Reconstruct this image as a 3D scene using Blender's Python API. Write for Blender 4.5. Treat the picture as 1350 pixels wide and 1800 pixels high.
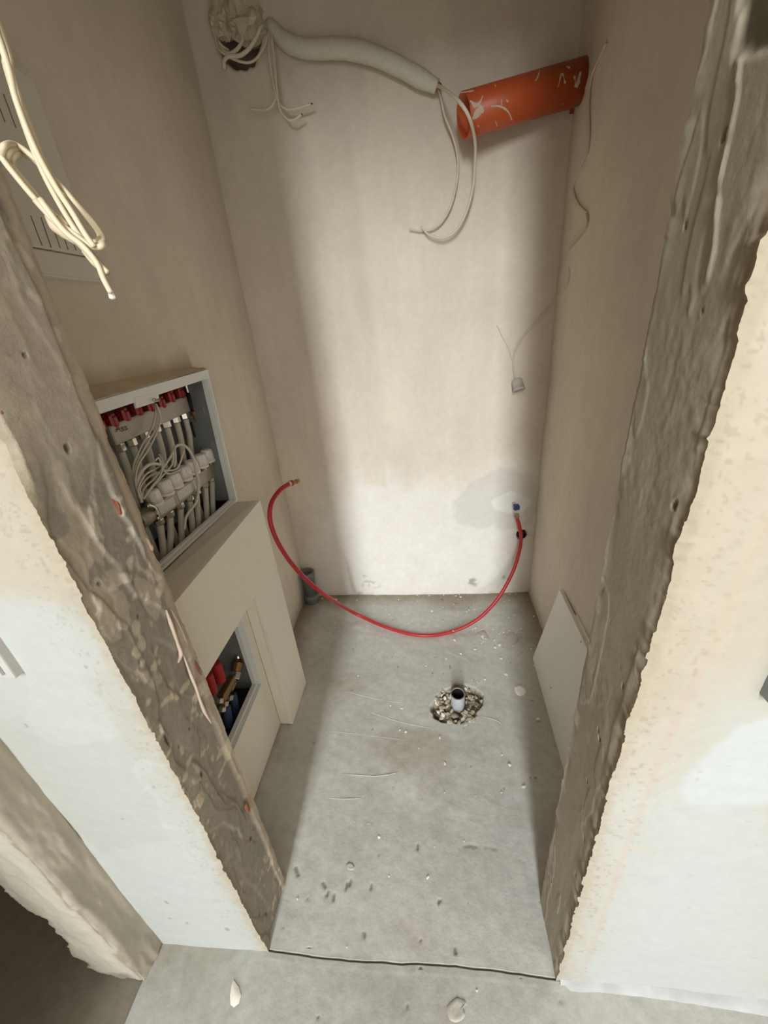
import bpy, bmesh, math, random
import numpy as np
from mathutils import Vector, Matrix

random.seed(7)
for o in list(bpy.data.objects):
    bpy.data.objects.remove(o)
scene = bpy.context.scene
COL = scene.collection

# ------------------------------------------------------------------ camera
F_PX, W_PX, H_PX = 690.72, 1350, 1800
CAM = np.array([0.1005, -0.3345, 1.28])
_y, _p, _r = np.radians(-7.5014), np.radians(-25.8395), np.radians(-5.42)
FW = np.array([np.sin(_y)*np.cos(_p), np.cos(_y)*np.cos(_p), np.sin(_p)])
_rt = np.array([np.cos(_y), -np.sin(_y), 0.0]); _up = np.cross(_rt, FW)
RT = _rt*np.cos(_r) + _up*np.sin(_r)
UP = -_rt*np.sin(_r) + _up*np.cos(_r)
cam_data = bpy.data.cameras.new('camera')
cam_data.sensor_fit = 'HORIZONTAL'; cam_data.sensor_width = 36.0
cam_data.lens = F_PX/W_PX*36.0
cam_data.clip_start = 0.02
cam = bpy.data.objects.new('camera', cam_data); COL.objects.link(cam)
M = Matrix.Identity(4)
for i in range(3):
    M[i][0], M[i][1], M[i][2], M[i][3] = RT[i], UP[i], -FW[i], CAM[i]
cam.matrix_world = M
scene.camera = cam

# ------------------------------------------------------------------ light
world = bpy.data.worlds.new('world'); scene.world = world
world.use_nodes = True
bg = world.node_tree.nodes['Background']
bg.inputs[0].default_value = (1.0, 0.965, 0.90, 1)
bg.inputs[1].default_value = 1.30

def area_light(name, loc, target, sx, sy, power, color):
    l = bpy.data.lights.new(name, 'AREA'); l.shape = 'RECTANGLE'
    l.size, l.size_y, l.energy, l.color = sx, sy, power, color
    o = bpy.data.objects.new(name, l); COL.objects.link(o)
    o.location = loc
    o.rotation_euler = (Vector(target)-Vector(loc)).to_track_quat('-Z', 'Z').to_euler()
    return o
# daylight from the tall window of the room behind the photographer
area_light('window_daylight', (-0.39, -6.5, 3.5), (0.0, 0.6, 0.2), 0.80, 4.4, 450, (0.93, 0.975, 1.0))

vs = scene.view_settings
vs.view_transform = 'Standard'; vs.look = 'None'; vs.gamma = 1.0
vs.use_curve_mapping = False
vs.exposure = 0.50

# ------------------------------------------------------------------ measuring helpers
# rays of the photograph, intersected with the real surfaces (metres)
def ray(px, py): return FW + RT*(px-W_PX/2)/F_PX - UP*(py-H_PX/2)/F_PX
def on_x(px, py, x): d = ray(px, py); return CAM + d*(x-CAM[0])/d[0]
def on_y(px, py, y): d = ray(px, py); return CAM + d*(y-CAM[1])/d[1]
def on_z(px, py, z=0.0): d = ray(px, py); return CAM + d*(z-CAM[2])/d[2]

XL, XR, T = -0.309, 0.328, 0.131          # door opening and wall thickness
WL, WR, WB = -0.570, 0.572, 1.306         # walls of the niche
CEIL = 2.60; LINTEL = 1.94

# ------------------------------------------------------------------ noise
def _hash(ix, iy, iz, seed):
    h = (ix*374761393 + iy*668265263 + iz*2147483647 + seed*1274126177) & 0xffffffff
    h = ((h ^ (h >> 13))*1274126177) & 0xffffffff
    h = (h ^ (h >> 16)) & 0xffff
    return h/65535.0
def vnoise(x, y, z=0.0, seed=0):
    x, y, z = np.broadcast_arrays(np.asarray(x, float), np.asarray(y, float), np.asarray(z, float))
    i, j, k = np.floor(x).astype(np.int64), np.floor(y).astype(np.int64), np.floor(z).astype(np.int64)
    u, v, w = x-i, y-j, z-k
    u, v, w = u*u*(3-2*u), v*v*(3-2*v), w*w*(3-2*w)
    r = 0
    for a in (0, 1):
        for b in (0, 1):
            r0 = _hash(i+a, j+b, k, seed)
            if np.any(w): r0 = r0*(1-w) + _hash(i+a, j+b, k+1, seed)*w
            r = r + r0*(u if a else 1-u)*(v if b else 1-v)
    return r
def fbm(x, y, z=0.0, oct=4, seed=0, gain=0.5):
    r, a, t, f = 0, 1.0, 0.0, 1.0
    for o in range(oct):
        r = r + a*vnoise(np.asarray(x)*f, np.asarray(y)*f, np.asarray(z)*f, seed+o*17)
        t += a; a *= gain; f *= 2.03
    return r/t
def sstep(a, b, x):
    t = np.clip((x-a)/(b-a), 0, 1); return t*t*(3-2*t)
def poly_sd(px, py, poly):
    """signed distance to a polygon, positive inside"""
    d = np.full(np.shape(px), 1e9); ins = np.zeros(np.shape(px), bool); n = len(poly)
    for i in range(n):
        ax, ay = poly[i]; bx, by = poly[(i+1) % n]
        ex, ey = bx-ax, by-ay
        t = np.clip(((px-ax)*ex+(py-ay)*ey)/(ex*ex+ey*ey+1e-12), 0, 1)
        d = np.minimum(d, np.hypot(px-ax-t*ex, py-ay-t*ey))
        c = ((ay > py) != (by > py)) & (px < ex*(py-ay)/(ey if abs(ey) > 1e-12 else 1e-12)+ax)
        ins ^= c
    return np.where(ins, d, -d)
def line_d(px, py, pts):
    d = np.full(np.shape(px), 1e9)
    for (ax, ay), (bx, by) in zip(pts[:-1], pts[1:]):
        ex, ey = bx-ax, by-ay
        t = np.clip(((px-ax)*ex+(py-ay)*ey)/(ex*ex+ey*ey+1e-12), 0, 1)
        d = np.minimum(d, np.hypot(px-ax-t*ex, py-ay-t*ey))
    return d

def srgb(r, g, b):
    f = lambda c: (c/255/12.92) if c/255 <= 0.04045 else ((c/255+0.055)/1.055)**2.4
    return np.array([f(r), f(g), f(b)])

# ------------------------------------------------------------------ materials
MATS = {}
def mat(name, color=None, rough=0.6, metal=0.0, noise=0.0, nscale=40.0, bump=0.0, bscale=80.0, attr=False,
        trans=0.0, spec=0.5, subs=0.0, coat=0.0, bdetail=6.0):
    m = bpy.data.materials.new(name); m.use_nodes = True
    nt = m.node_tree; b = nt.nodes['Principled BSDF']
    b.inputs['Roughness'].default_value = rough
    b.inputs['Metallic'].default_value = metal
    b.inputs['Specular IOR Level'].default_value = spec
    b.inputs['Transmission Weight'].default_value = trans
    b.inputs['Coat Weight'].default_value = coat
    tc = nt.nodes.new('ShaderNodeTexCoord')
    if attr:
        src = nt.nodes.new('ShaderNodeAttribute'); src.attribute_name = 'albedo'; out = src.outputs['Color']
    else:
        src = nt.nodes.new('ShaderNodeRGB'); src.outputs[0].default_value = (*color, 1); out = src.outputs[0]
    if noise > 0:
        n = nt.nodes.new('ShaderNodeTexNoise'); n.inputs['Scale'].default_value = nscale
        n.inputs['Detail'].default_value = 8; n.inputs['Roughness'].default_value = 0.65
        nt.links.new(tc.outputs['Object'], n.inputs['Vector'])
        r = nt.nodes.new('ShaderNodeMapRange')
        r.inputs['From Min'].default_value = 0.25; r.inputs['From Max'].default_value = 0.75
        r.inputs['To Min'].default_value = 1-noise; r.inputs['To Max'].default_value = 1+noise*0.6
        nt.links.new(n.outputs['Fac'], r.inputs['Value'])
        mx = nt.nodes.new('ShaderNodeVectorMath'); mx.operation = 'MULTIPLY'
        nt.links.new(out, mx.inputs[0]); nt.links.new(r.outputs[0], mx.inputs[1])
        out = mx.outputs[0]
    nt.links.new(out, b.inputs['Base Color'])
    if bump > 0:
        n2 = nt.nodes.new('ShaderNodeTexNoise'); n2.inputs['Scale'].default_value = bscale
        n2.inputs['Detail'].default_value = bdetail; n2.inputs['Roughness'].default_value = 0.6
        nt.links.new(tc.outputs['Object'], n2.inputs['Vector'])
        bp = nt.nodes.new('ShaderNodeBump'); bp.inputs['Strength'].default_value = 0.6
        bp.inputs['Distance'].default_value = bump
        nt.links.new(n2.outputs['Fac'], bp.inputs['Height'])
        nt.links.new(bp.outputs[0], b.inputs['Normal'])
    MATS[name] = m
    return m
mat('plaster', rough=0.92, noise=0.06, nscale=45, bump=0.0012, bscale=70, attr=True, spec=0.25)
mat('mortar', rough=0.95, noise=0.16, nscale=70, bump=0.0012, bscale=170, attr=True, spec=0.2)
mat('cement', rough=0.92, noise=0.10, nscale=50, bump=0.0007, bscale=120, attr=True, spec=0.2)
mat('concrete', rough=0.72, noise=0.17, nscale=40, bump=0.0014, bscale=110, attr=True, spec=0.35)
mat('plasterboard', srgb(236, 230, 214), 0.8, noise=0.03, bump=0.0002, bscale=120, spec=0.3)
mat('enamel', srgb(230, 232, 230), 0.35, spec=0.5)
mat('galvanised', srgb(134, 138, 137), 0.55, metal=0.3, noise=0.06)
mat('door_enamel', srgb(236, 234, 228), 0.45, noise=0.02)
mat('board_plastic', srgb(216, 211, 200), 0.5)
mat('slot_dark', srgb(110, 104, 94), 0.8)
mat('dark', srgb(20, 18, 16), 0.8)
mat('steel', srgb(172, 166, 155), 0.5, metal=0.6, noise=0.12, nscale=60)
mat('foil', srgb(196, 194, 188), 0.4, metal=0.3)
mat('nickel', srgb(205, 198, 185), 0.22, metal=1.0)
mat('brass', srgb(150, 118, 76), 0.35, metal=0.9)
mat('red_plastic', srgb(150, 22, 26), 0.4)
mat('red_sleeve', srgb(165, 26, 24), 0.6)
mat('blue_sleeve', srgb(52, 78, 110), 0.6)
mat('white_plastic', srgb(242, 238, 234), 0.45)
mat('pex', srgb(200, 196, 182), 0.45, noise=0.04)
mat('sensor_cable', srgb(214, 208, 192), 0.5)
mat('black_rubber', srgb(26, 25, 26), 0.6)
mat('orange_pvc', srgb(186, 82, 38), 0.45, noise=0.10, nscale=30)
mat('orange_pvc_edge', srgb(150, 60, 26), 0.6)
mat('smear', srgb(200, 180, 160), 0.9, noise=0.1)
mat('red_rubber', srgb(176, 38, 40), 0.42, noise=0.06)
mat('grey_pvc', srgb(118, 120, 120), 0.5, noise=0.12)
mat('dusty_pvc', srgb(172, 175, 175), 0.6, noise=0.2, nscale=90)
mat('blue_plastic', srgb(32, 56, 116), 0.4)
mat('cable', srgb(206, 192, 162), 0.5, noise=0.06, nscale=60)
mat('cable_grey', srgb(212, 202, 182), 0.55)
mat('sleeve', srgb(206, 204, 188), 0.7, noise=0.10, nscale=60, bump=0.002, bscale=90)
mat('bag', srgb(196, 184, 160), 0.45, noise=0.15, trans=0.0)
mat('crumb', srgb(232, 226, 212), 0.9, noise=0.1)
mat('rubble', srgb(176, 166, 146), 0.95, noise=0.25, nscale=120)
mat('brick', srgb(142, 92, 66), 0.9, noise=0.15, nscale=90)
mat('holder', srgb(190, 185, 174), 0.55)
mat('switch_white', srgb(184, 182, 178), 0.5)
mat('ink', srgb(30, 26, 24), 0.7)

# ------------------------------------------------------------------ mesh helpers
def link(name, me, m=None, parent=None):
    o = bpy.data.objects.new(name, me); COL.objects.link(o)
    if m is not None and not me.materials:
        me.materials.append(MATS[m])
    if parent is not None: o.parent = parent
    return o
def mesh(name, v, f, m, parent=None, smooth=False):
    me = bpy.data.meshes.new(name)
    me.from_pydata([tuple(map(float, p)) for p in v], [], [tuple(int(i) for i in q) for q in f]); me.update()
    if smooth:
        me.polygons.foreach_set('use_smooth', [True]*len(me.polygons))
    return link(name, me, m, parent)
def tag(o, label, cat=None, group=None, kind=None):
    o['label'] = label
    if cat: o['category'] = cat
    if group: o['group'] = group
    if kind: o['kind'] = kind
    return o
def struct(o, label, cat):
    return tag(o, label, cat, kind='structure')
def thing(name, loc, label, cat, group=None):
    o = bpy.data.objects.new(name, None); COL.objects.link(o)
    o.empty_display_size = 0.05
    ORIG[o.name] = Vector(tuple(map(float, loc)))
    tag(o, label, cat, group)
    return o
ORIG = {}
def finish_origins():
    """put each Empty at the base of its thing without moving the parts"""
    for n, p in ORIG.items():
        o = bpy.data.objects[n]; o.location = p
        for c in o.children:
            c.matrix_parent_inverse = Matrix.Translation(-p)

def grid_mesh(name, P, A, m, parent=None, keep=None, smooth=True):
    """P: (nu,nv,3) positions, A: (nu,nv,3) albedo"""
    nu, nv = P.shape[:2]
    idx = np.arange(nu*nv).reshape(nu, nv)
    q = np.stack([idx[:-1, :-1], idx[1:, :-1], idx[1:, 1:], idx[:-1, 1:]], -1)
    if keep is not None: q = q[keep]
    q = q.reshape(-1, 4)
    me = bpy.data.meshes.new(name)
    me.vertices.add(nu*nv); me.vertices.foreach_set('co', P.reshape(-1).astype(np.float32))
    me.loops.add(q.size); me.loops.foreach_set('vertex_index', q.reshape(-1).astype(np.int32))
    me.polygons.add(len(q)); me.polygons.foreach_set('loop_start', np.arange(0, q.size, 4, dtype=np.int32))
    me.update(calc_edges=True); me.validate()
    at = me.attributes.new('albedo', 'FLOAT_COLOR', 'POINT')
    c = np.ones((nu*nv, 4), np.float32); c[:, :3] = np.clip(A.reshape(-1, 3), 0, 1)
    at.data.foreach_set('color', c.reshape(-1))
    if smooth: me.polygons.foreach_set('use_smooth', [True]*len(me.polygons))
    return link(name, me, m, parent)
def spline(pts, n=8):
    """Catmull-Rom through the points"""
    P = [np.asarray(p, float) for p in pts]
    if len(P) < 3: return [P[0]*(1-t)+P[1]*t for t in np.linspace(0, 1, n+1)]
    P = [2*P[0]-P[1]] + P + [2*P[-1]-P[-2]]
    out = []
    for i in range(1, len(P)-2):
        for k in range(n):
            t = k/n
            out.append(0.5*((2*P[i]) + (-P[i-1]+P[i+1])*t + (2*P[i-1]-5*P[i]+4*P[i+1]-P[i+2])*t*t
                            + (-P[i-1]+3*P[i]-3*P[i+1]+P[i+2])*t**3))
    out.append(P[-2]); return out
def tube_vf(path, rad, seg=10, cap=True, hollow=0.0):
    path = [np.asarray(p, float) for p in path]; n = len(path)
    if np.isscalar(rad): rad = [rad]*n
    elif len(rad) != n: rad = list(np.interp(np.linspace(0, 1, n), np.linspace(0, 1, len(rad)), rad))
    v, f = [], []
    tprev = None; nrm = None
    for i in range(n):
        t = path[min(i+1, n-1)]-path[max(i-1, 0)]; t = t/(np.linalg.norm(t)+1e-12)
        if nrm is None:
            a = np.array([0, 0, 1.0]) if abs(t[2]) < 0.9 else np.array([1.0, 0, 0])
            nrm = np.cross(t, a); nrm /= np.linalg.norm(nrm)
        else:
            nrm = nrm - t*np.dot(nrm, t); nrm /= np.linalg.norm(nrm)
        bn = np.cross(t, nrm)
        for k in range(seg):
            a = 2*math.pi*k/seg
            v.append(path[i]+rad[i]*(math.cos(a)*nrm+math.sin(a)*bn))
    for i in range(n-1):
        for k in range(seg):
            f.append((i*seg+k, i*seg+(k+1) % seg, (i+1)*seg+(k+1) % seg, (i+1)*seg+k))
    if cap:
        f.append(tuple(range(seg-1, -1, -1))); f.append(tuple((n-1)*seg+k for k in range(seg)))
    return v, f
def tube(name, pts, rad, m, parent=None, seg=10, n=8, smooth=True, straight=False):
    path = [np.asarray(p, float) for p in pts] if straight else spline(pts, n)
    v, f = tube_vf(path, rad, seg)
    return mesh(name, v, f, m, parent, smooth)
def lathe(name, origin, axis, prof, m, parent=None, seg=20, smooth=False, cap=True):
    """prof: list of (distance along axis, radius)"""
    o = np.asarray(origin, float); a = np.asarray(axis, float); a = a/np.linalg.norm(a)
    h = np.array([0, 0, 1.0]) if abs(a[2]) < 0.9 else np.array([1.0, 0, 0])
    n1 = np.cross(a, h); n1 /= np.linalg.norm(n1); n2 = np.cross(a, n1)
    v, f = [], []
    for d, r in prof:
        for k in range(seg):
            t = 2*math.pi*k/seg
            v.append(o+a*d+r*(math.cos(t)*n1+math.sin(t)*n2))
    for i in range(len(prof)-1):
        for k in range(seg):
            f.append((i*seg+k, i*seg+(k+1) % seg, (i+1)*seg+(k+1) % seg, (i+1)*seg+k))
    if cap and prof[0][1] > 1e-6: f.append(tuple(range(seg-1, -1, -1)))
    if cap and prof[-1][1] > 1e-6: f.append(tuple((len(prof)-1)*seg+k for k in range(seg)))
    ob = mesh(name, v, f, m, parent, False)
    if smooth:
        ob.data.polygons.foreach_set('use_smooth', [len(p.vertices) == 4 for p in ob.data.polygons])
    return ob
def prism(name, poly, ax, a, b, m, parent=None, bevel=0.0):
    """extrude a 2-D polygon along axis ax (0,1,2) from a to b"""
    def pt(p, h):
        q = list(p); q.insert(ax, h); return q
    n = len(poly)
    v = [pt(p, a) for p in poly]+[pt(p, b) for p in poly]
    f = [tuple(range(n)), tuple(range(2*n-1, n-1, -1))]+[(i, (i+1) % n, n+(i+1) % n, n+i) for i in range(n)]
    bm = bmesh.new()
    vv = [bm.verts.new(p) for p in v]
    for q in f: bm.faces.new([vv[i] for i in q])
    bmesh.ops.recalc_face_normals(bm, faces=bm.faces)
    if bevel > 0:
        bmesh.ops.bevel(bm, geom=list(bm.edges), offset=bevel, segments=2, affect='EDGES', profile=0.6)
    me = bpy.data.meshes.new(name); bm.to_mesh(me); bm.free()
    return link(name, me, m, parent)
def box(name, lo, hi, m, parent=None, bevel=0.0):
    return prism(name, [(lo[0], lo[1]), (hi[0], lo[1]), (hi[0], hi[1]), (lo[0], hi[1])], 2, lo[2], hi[2], m, parent, bevel)
def hexa(name, c8, m, parent=None, bevel=0.0):
    """box from eight corners: four of one side, four of the other, same order"""
    bm = bmesh.new(); vv = [bm.verts.new(tuple(map(float, p))) for p in c8]
    for q in ((0, 1, 2, 3), (7, 6, 5, 4), (0, 4, 5, 1), (1, 5, 6, 2), (2, 6, 7, 3), (3, 7, 4, 0)):
        bm.faces.new([vv[i] for i in q])
    bmesh.ops.recalc_face_normals(bm, faces=bm.faces)
    if bevel > 0:
        bmesh.ops.bevel(bm, geom=list(bm.edges), offset=bevel, segments=2, affect='EDGES', profile=0.6)
    me = bpy.data.meshes.new(name); bm.to_mesh(me); bm.free()
    return link(name, me, m, parent)
def lump_mesh(name, m, seed, flat=0.5, sub=1, jag=0.35):
    bm = bmesh.new(); bmesh.ops.create_icosphere(bm, subdivisions=sub, radius=1.0)
    rr = random.Random(seed)
    for v in bm.verts:
        s = 1+rr.uniform(-jag, jag)
        v.co = Vector((v.co.x*s, v.co.y*s, v.co.z*s*flat))
    me = bpy.data.meshes.new(name); bm.to_mesh(me); bm.free(); me.materials.append(MATS[m])
    return me

# ================================================================== SETTING
CREAM = srgb(217, 206, 189); PUTTY = srgb(234, 233, 228); GREYP = srgb(204, 200, 190)
MORT = srgb(152, 146, 135); MORT_P = srgb(190, 178, 160); BRICKC = srgb(168, 92, 58); STAIN = srgb(150, 135, 110)
CONC = srgb(188, 187, 180)
def blend(A, c, w): return A*(1-w[..., None]) + c*w[..., None]

# ---- floor: niche and hall in one slab, joint under the door line, broken hole round the drain
DRAIN = np.array([0.174, 0.668])
def joint_y(x): return 0.004 + 0.004*np.sin(x*9) - 0.006*x
def build_floor():
    ys = np.concatenate([np.arange(-1.8, -0.10, 0.012), np.arange(-0.10, -0.012, 0.004), np.arange(-0.012, 0.022, 0.0008),
                         np.arange(0.022, 0.5, 0.004), np.arange(0.5, 0.82, 0.003), np.arange(0.82, WB+0.01, 0.005)])
    xs = np.concatenate([np.arange(WL-0.01, XL, 0.007), np.arange(XL, 0.06, 0.0045), np.arange(0.06, 0.30, 0.003),
                         np.arange(0.30, 0.6, 0.0045), np.arange(0.6, 1.5, 0.03)])
    X, Y = np.meshgrid(xs, ys, indexing='ij')
    Z = (fbm(X*6, Y*6, oct=3, seed=3)-0.5)*0.006 + (fbm(X*40, Y*40, oct=2, seed=5)-0.5)*0.0014
    # trowel waves, lightly diagonal
    Z += (fbm((X*0.3+Y)*30, X*3, oct=2, seed=9)-0.5)*0.0012
    Z -= 0.0012
    A = np.broadcast_to(CONC, X.shape+(3,)).copy()
    A *= (0.84+0.32*fbm(X*5, Y*5, oct=5, seed=21))[..., None]
    A = blend(A, srgb(206, 203, 196), 0.35*sstep(0.5, 0.75, fbm((X*0.4+Y)*14, X*5-Y, oct=4, seed=31)))
    A = blend(A, srgb(150, 138, 118), 0.45*sstep(0.55, 0.8, fbm(X*4+3, Y*4, oct=4, seed=35)))
    # fringe along the niche walls: dirt plus floor shade painted into the colour
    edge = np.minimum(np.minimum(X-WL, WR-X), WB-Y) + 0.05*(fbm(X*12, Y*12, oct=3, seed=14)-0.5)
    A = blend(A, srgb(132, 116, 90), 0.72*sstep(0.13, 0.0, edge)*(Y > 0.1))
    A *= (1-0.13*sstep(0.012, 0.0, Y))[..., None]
    # pits
    pit = fbm(X*70, Y*70, oct=2, seed=44); pm = sstep(0.88, 0.93, pit)
    Z -= 0.0025*pm; A = blend(A, srgb(84, 76, 66), 0.7*pm)
    # joint between the two pours
    dj = np.abs(Y-joint_y(X)-0.003*(fbm(X*25, 0*X, oct=3, seed=8)-0.5)); inw = (X > XL-0.01) & (X < XR+0.01)
    g = sstep(0.0022, 0.0008, dj)*inw
    Z -= 0.004*g; A = blend(A, srgb(110, 102, 88), 0.7*g)
    Z += 0.0005*sstep(0.012, 0.004, np.abs(Y-joint_y(X)+0.007))*inw
    # hole
    dx, dy = X-DRAIN[0], Y-DRAIN[1]
    ang = np.arctan2(dy, dx); rad = np.hypot(dx*0.98, dy*0.95)
    R0 = 0.083+0.016*np.sin(2*ang+0.6)+0.03*(fbm(np.cos(ang)*2.5+5, np.sin(ang)*2.5+5, oct=4, seed=61)-0.5)
    hole = sstep(R0+0.004, R0-0.010, rad)
    Z -= hole*(0.014+0.022*fbm(X*45, Y*45, oct=3, seed=62))
    A = blend(A, srgb(112, 98, 72), 0.9*hole)
    A = blend(A, srgb(84, 70, 48), hole*sstep(0.5, 0.6, fbm(X*40, Y*40, oct=3, seed=66)))
    A = blend(A, srgb(176, 168, 150), hole*0.8*sstep(0.56, 0.66, fbm(X*55+9, Y*55, oct=3, seed=67)))
    # crack line across the floor near the door
    cp = [tuple(on_z(*p)[:2]) for p in ((775, 1492), (830, 1486), (880, 1492), (905, 1508), (935, 1520))]
    cd = line_d(X, Y, cp)+0.008*(fbm(X*60, Y*60, oct=2, seed=71)-0.5)
    c = sstep(0.004, 0.0, cd)*sstep(0.4, 0.6, fbm(X*50, Y*50, oct=2, seed=72)); Z -= 0.002*c; A = blend(A, srgb(130, 122, 110), 0.6*c)
    for p0_, p1_ in (((568, 1552), (572, 1560)), ((577, 1568), (574, 1575)), ((587, 1574), (586, 1582)), ((611, 1553), (608, 1563)), ((617, 1548), (615, 1556)), ((653, 1556), (652, 1562)), ((735, 1485), (734, 1492)), ((520, 1525), (524, 1538)), ((800, 1668), (801, 1675)), ((640, 1640), (641, 1645))):
        a_, b_ = on_z(*p0_)[:2], on_z(*p1_)[:2]; d_ = line_d(X, Y, [tuple(a_), tuple(b_)]); w_ = sstep(0.0055, 0.0015, d_)
        Z -= 0.0025*w_; A = blend(A, srgb(96, 88, 78), 0.75*w_)
    P = np.stack([X, Y, Z], -1)
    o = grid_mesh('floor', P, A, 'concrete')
    struct(o, 'grey trowelled concrete floor with a joint under the doorway', 'floor')
    return o
floor = build_floor()

# ridges left by the trowel, each a thin raised streak
def ridge(pts, w=0.0010, h=0.0022, m='smear', parent=None, name='trowel_ridge'):
    P = spline([on_z(*p, 0.0)*[1, 1, 0]+[0, 0, 0.0] for p in pts], 6)
    return tube(name, [p+np.array([0, 0, -0.0004]) for p in P], [0.0002]+[w]*3+[0.0003], m, parent, seg=6, n=1, straight=True)
mat('floor_mortar', srgb(186, 182, 172), 0.85, noise=0.2, nscale=120)
mat('ridge', srgb(206, 202, 192), 0.85)
for pts in ([(600, 1213), (680, 1232), (757, 1236)], [(640, 1248), (700, 1268), (765, 1282)], [(570, 1284), (640, 1292), (715, 1301)],
            [(545, 1401), (600, 1404), (636, 1403)], [(845, 1258), (872, 1266), (884, 1274)], [(782, 1143), (800, 1152), (822, 1160)],
            [(600, 1360), (660, 1364), (700, 1358)], [(690, 1562), (715, 1566), (735, 1578)]):
    ridge(pts, m='ridge', parent=floor)

# ---- back wall
def build_back():
    xs = np.arange(WL-0.012, WR+0.013, 0.006); zs = np.concatenate([np.arange(-0.01, 1.75, 0.007), np.arange(1.75, CEIL+0.01, 0.006)])
    X, Zc = np.meshgrid(xs, zs, indexing='ij')
    D = (fbm(X*3, Zc*3, oct=3, seed=101)-0.5)*0.010 + (fbm(X*22, Zc*22, oct=3, seed=103)-0.5)*0.0022
    A = np.broadcast_to(CREAM, X.shape+(3,)).copy()
    A *= (0.84+0.32*fbm(X*4, Zc*3, oct=6, seed=105, gain=0.6))[..., None]
    A *= (0.95+0.1*fbm(X*26, Zc*3, oct=3, seed=106))[..., None]
    wob = 0.05*(fbm(X*10, Zc*10, oct=4, seed=107)-0.5)
    # white skim coat low on the wall
    xz = lambda *p: [(q[0], q[2]) for q in (on_y(a, b, WB) for a, b in p)]
    sk = xz((560, 1060), (560, 880), (600, 845), (680, 830), (760, 840), (815, 850), (870, 822), (945, 815), (960, 1060))
    sd = poly_sd(X, Zc, sk)+wob*1.4
    w = sstep(-0.10, 0.10, sd+1.5*wob)*(0.8+0.4*(fbm(X*18, Zc*18, oct=4, seed=108)-0.5)); A = blend(A, PUTTY, 0.8*w); D += 0.0008*sstep(-0.004, 0.004, sd)
    gr = xz((800, 880), (820, 850), (860, 828), (945, 825), (940, 925), (890, 935), (850, 930), (805, 915))
    w = sstep(-0.006, 0.014, poly_sd(X, Zc, gr)+1.6*wob); A = blend(A, GREYP, 0.55*w); D -= 0.0012*w
    w = sstep(-0.003, 0.004, poly_sd(X, Zc, xz((865, 880), (900, 862), (925, 880), (915, 905), (870, 895)))+wob); A = blend(A, PUTTY, 0.7*w)
    for pl in (xz((640, 808), (668, 802), (682, 856), (640, 850)), xz((525, 735), (540, 728), (548, 780), (530, 790)), xz((550, 735), (566, 745), (563, 790))):
        w = sstep(-0.002, 0.005, poly_sd(X, Zc, pl)+wob*0.5); A = blend(A, srgb(216, 204, 182), 0.4*w); D += 0.0010*w
    # dirt along the foot
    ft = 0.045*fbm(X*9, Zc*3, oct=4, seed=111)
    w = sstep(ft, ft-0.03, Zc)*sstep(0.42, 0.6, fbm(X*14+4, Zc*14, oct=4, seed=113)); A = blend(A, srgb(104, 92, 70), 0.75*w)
    for px, py, r in ((830, 1022, 0.05), (650, 1028, 0.06), (640, 1012, 0.02), (885, 1015, 0.03)):
        q = on_y(px, py, WB); d = np.hypot(X-q[0], (Zc-q[2])*1.6)+0.05*(fbm(X*30, Zc*30, oct=3, seed=115)-0.5)
        A = blend(A, srgb(120, 110, 86), 0.6*sstep(r, r*0.2, d)*sstep(0.45, 0.62, fbm(X*45, Zc*70, oct=4, seed=116)))
    # opening in the upper corner where the cables come through
    q = on_y(417, 55, WB); d = np.hypot((X-q[0])/0.075, (Zc-q[2])/0.085)+0.5*(fbm(X*22, Zc*22, oct=3, seed=117)-0.5)
    h = sstep(1.0, 0.8, d); D -= 0.065*h; A = blend(A, srgb(96, 84, 64), 0.8*h)
    # sunk pipe stub behind the hose
    q = on_y(917, 940, WB); d = np.hypot(X-q[0], Zc-q[2]); h = sstep(0.024, 0.019, d); D -= 0.05*h; A = blend(A, srgb(60, 54, 46), h)
    # groove of the half-buried cable, filled proud with plaster
    g = [(a[0], a[2]) for a in (on_y(p[0], p[1], WB) for p in ((975, 525), (960, 548), (935, 575), (915, 595), (905, 615)))]
    d = line_d(X, Zc, g)+0.010*(fbm(X*50, Zc*50, oct=2, seed=119)-0.5); w = sstep(0.014, 0.002, d); D += 0.003*w
    A = blend(A, srgb(212, 198, 174), 0.5*w)
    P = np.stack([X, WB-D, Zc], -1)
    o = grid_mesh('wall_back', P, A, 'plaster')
    struct(o, 'cream plastered back wall of the niche with white skim patches low down', 'wall')
build_back()

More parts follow.
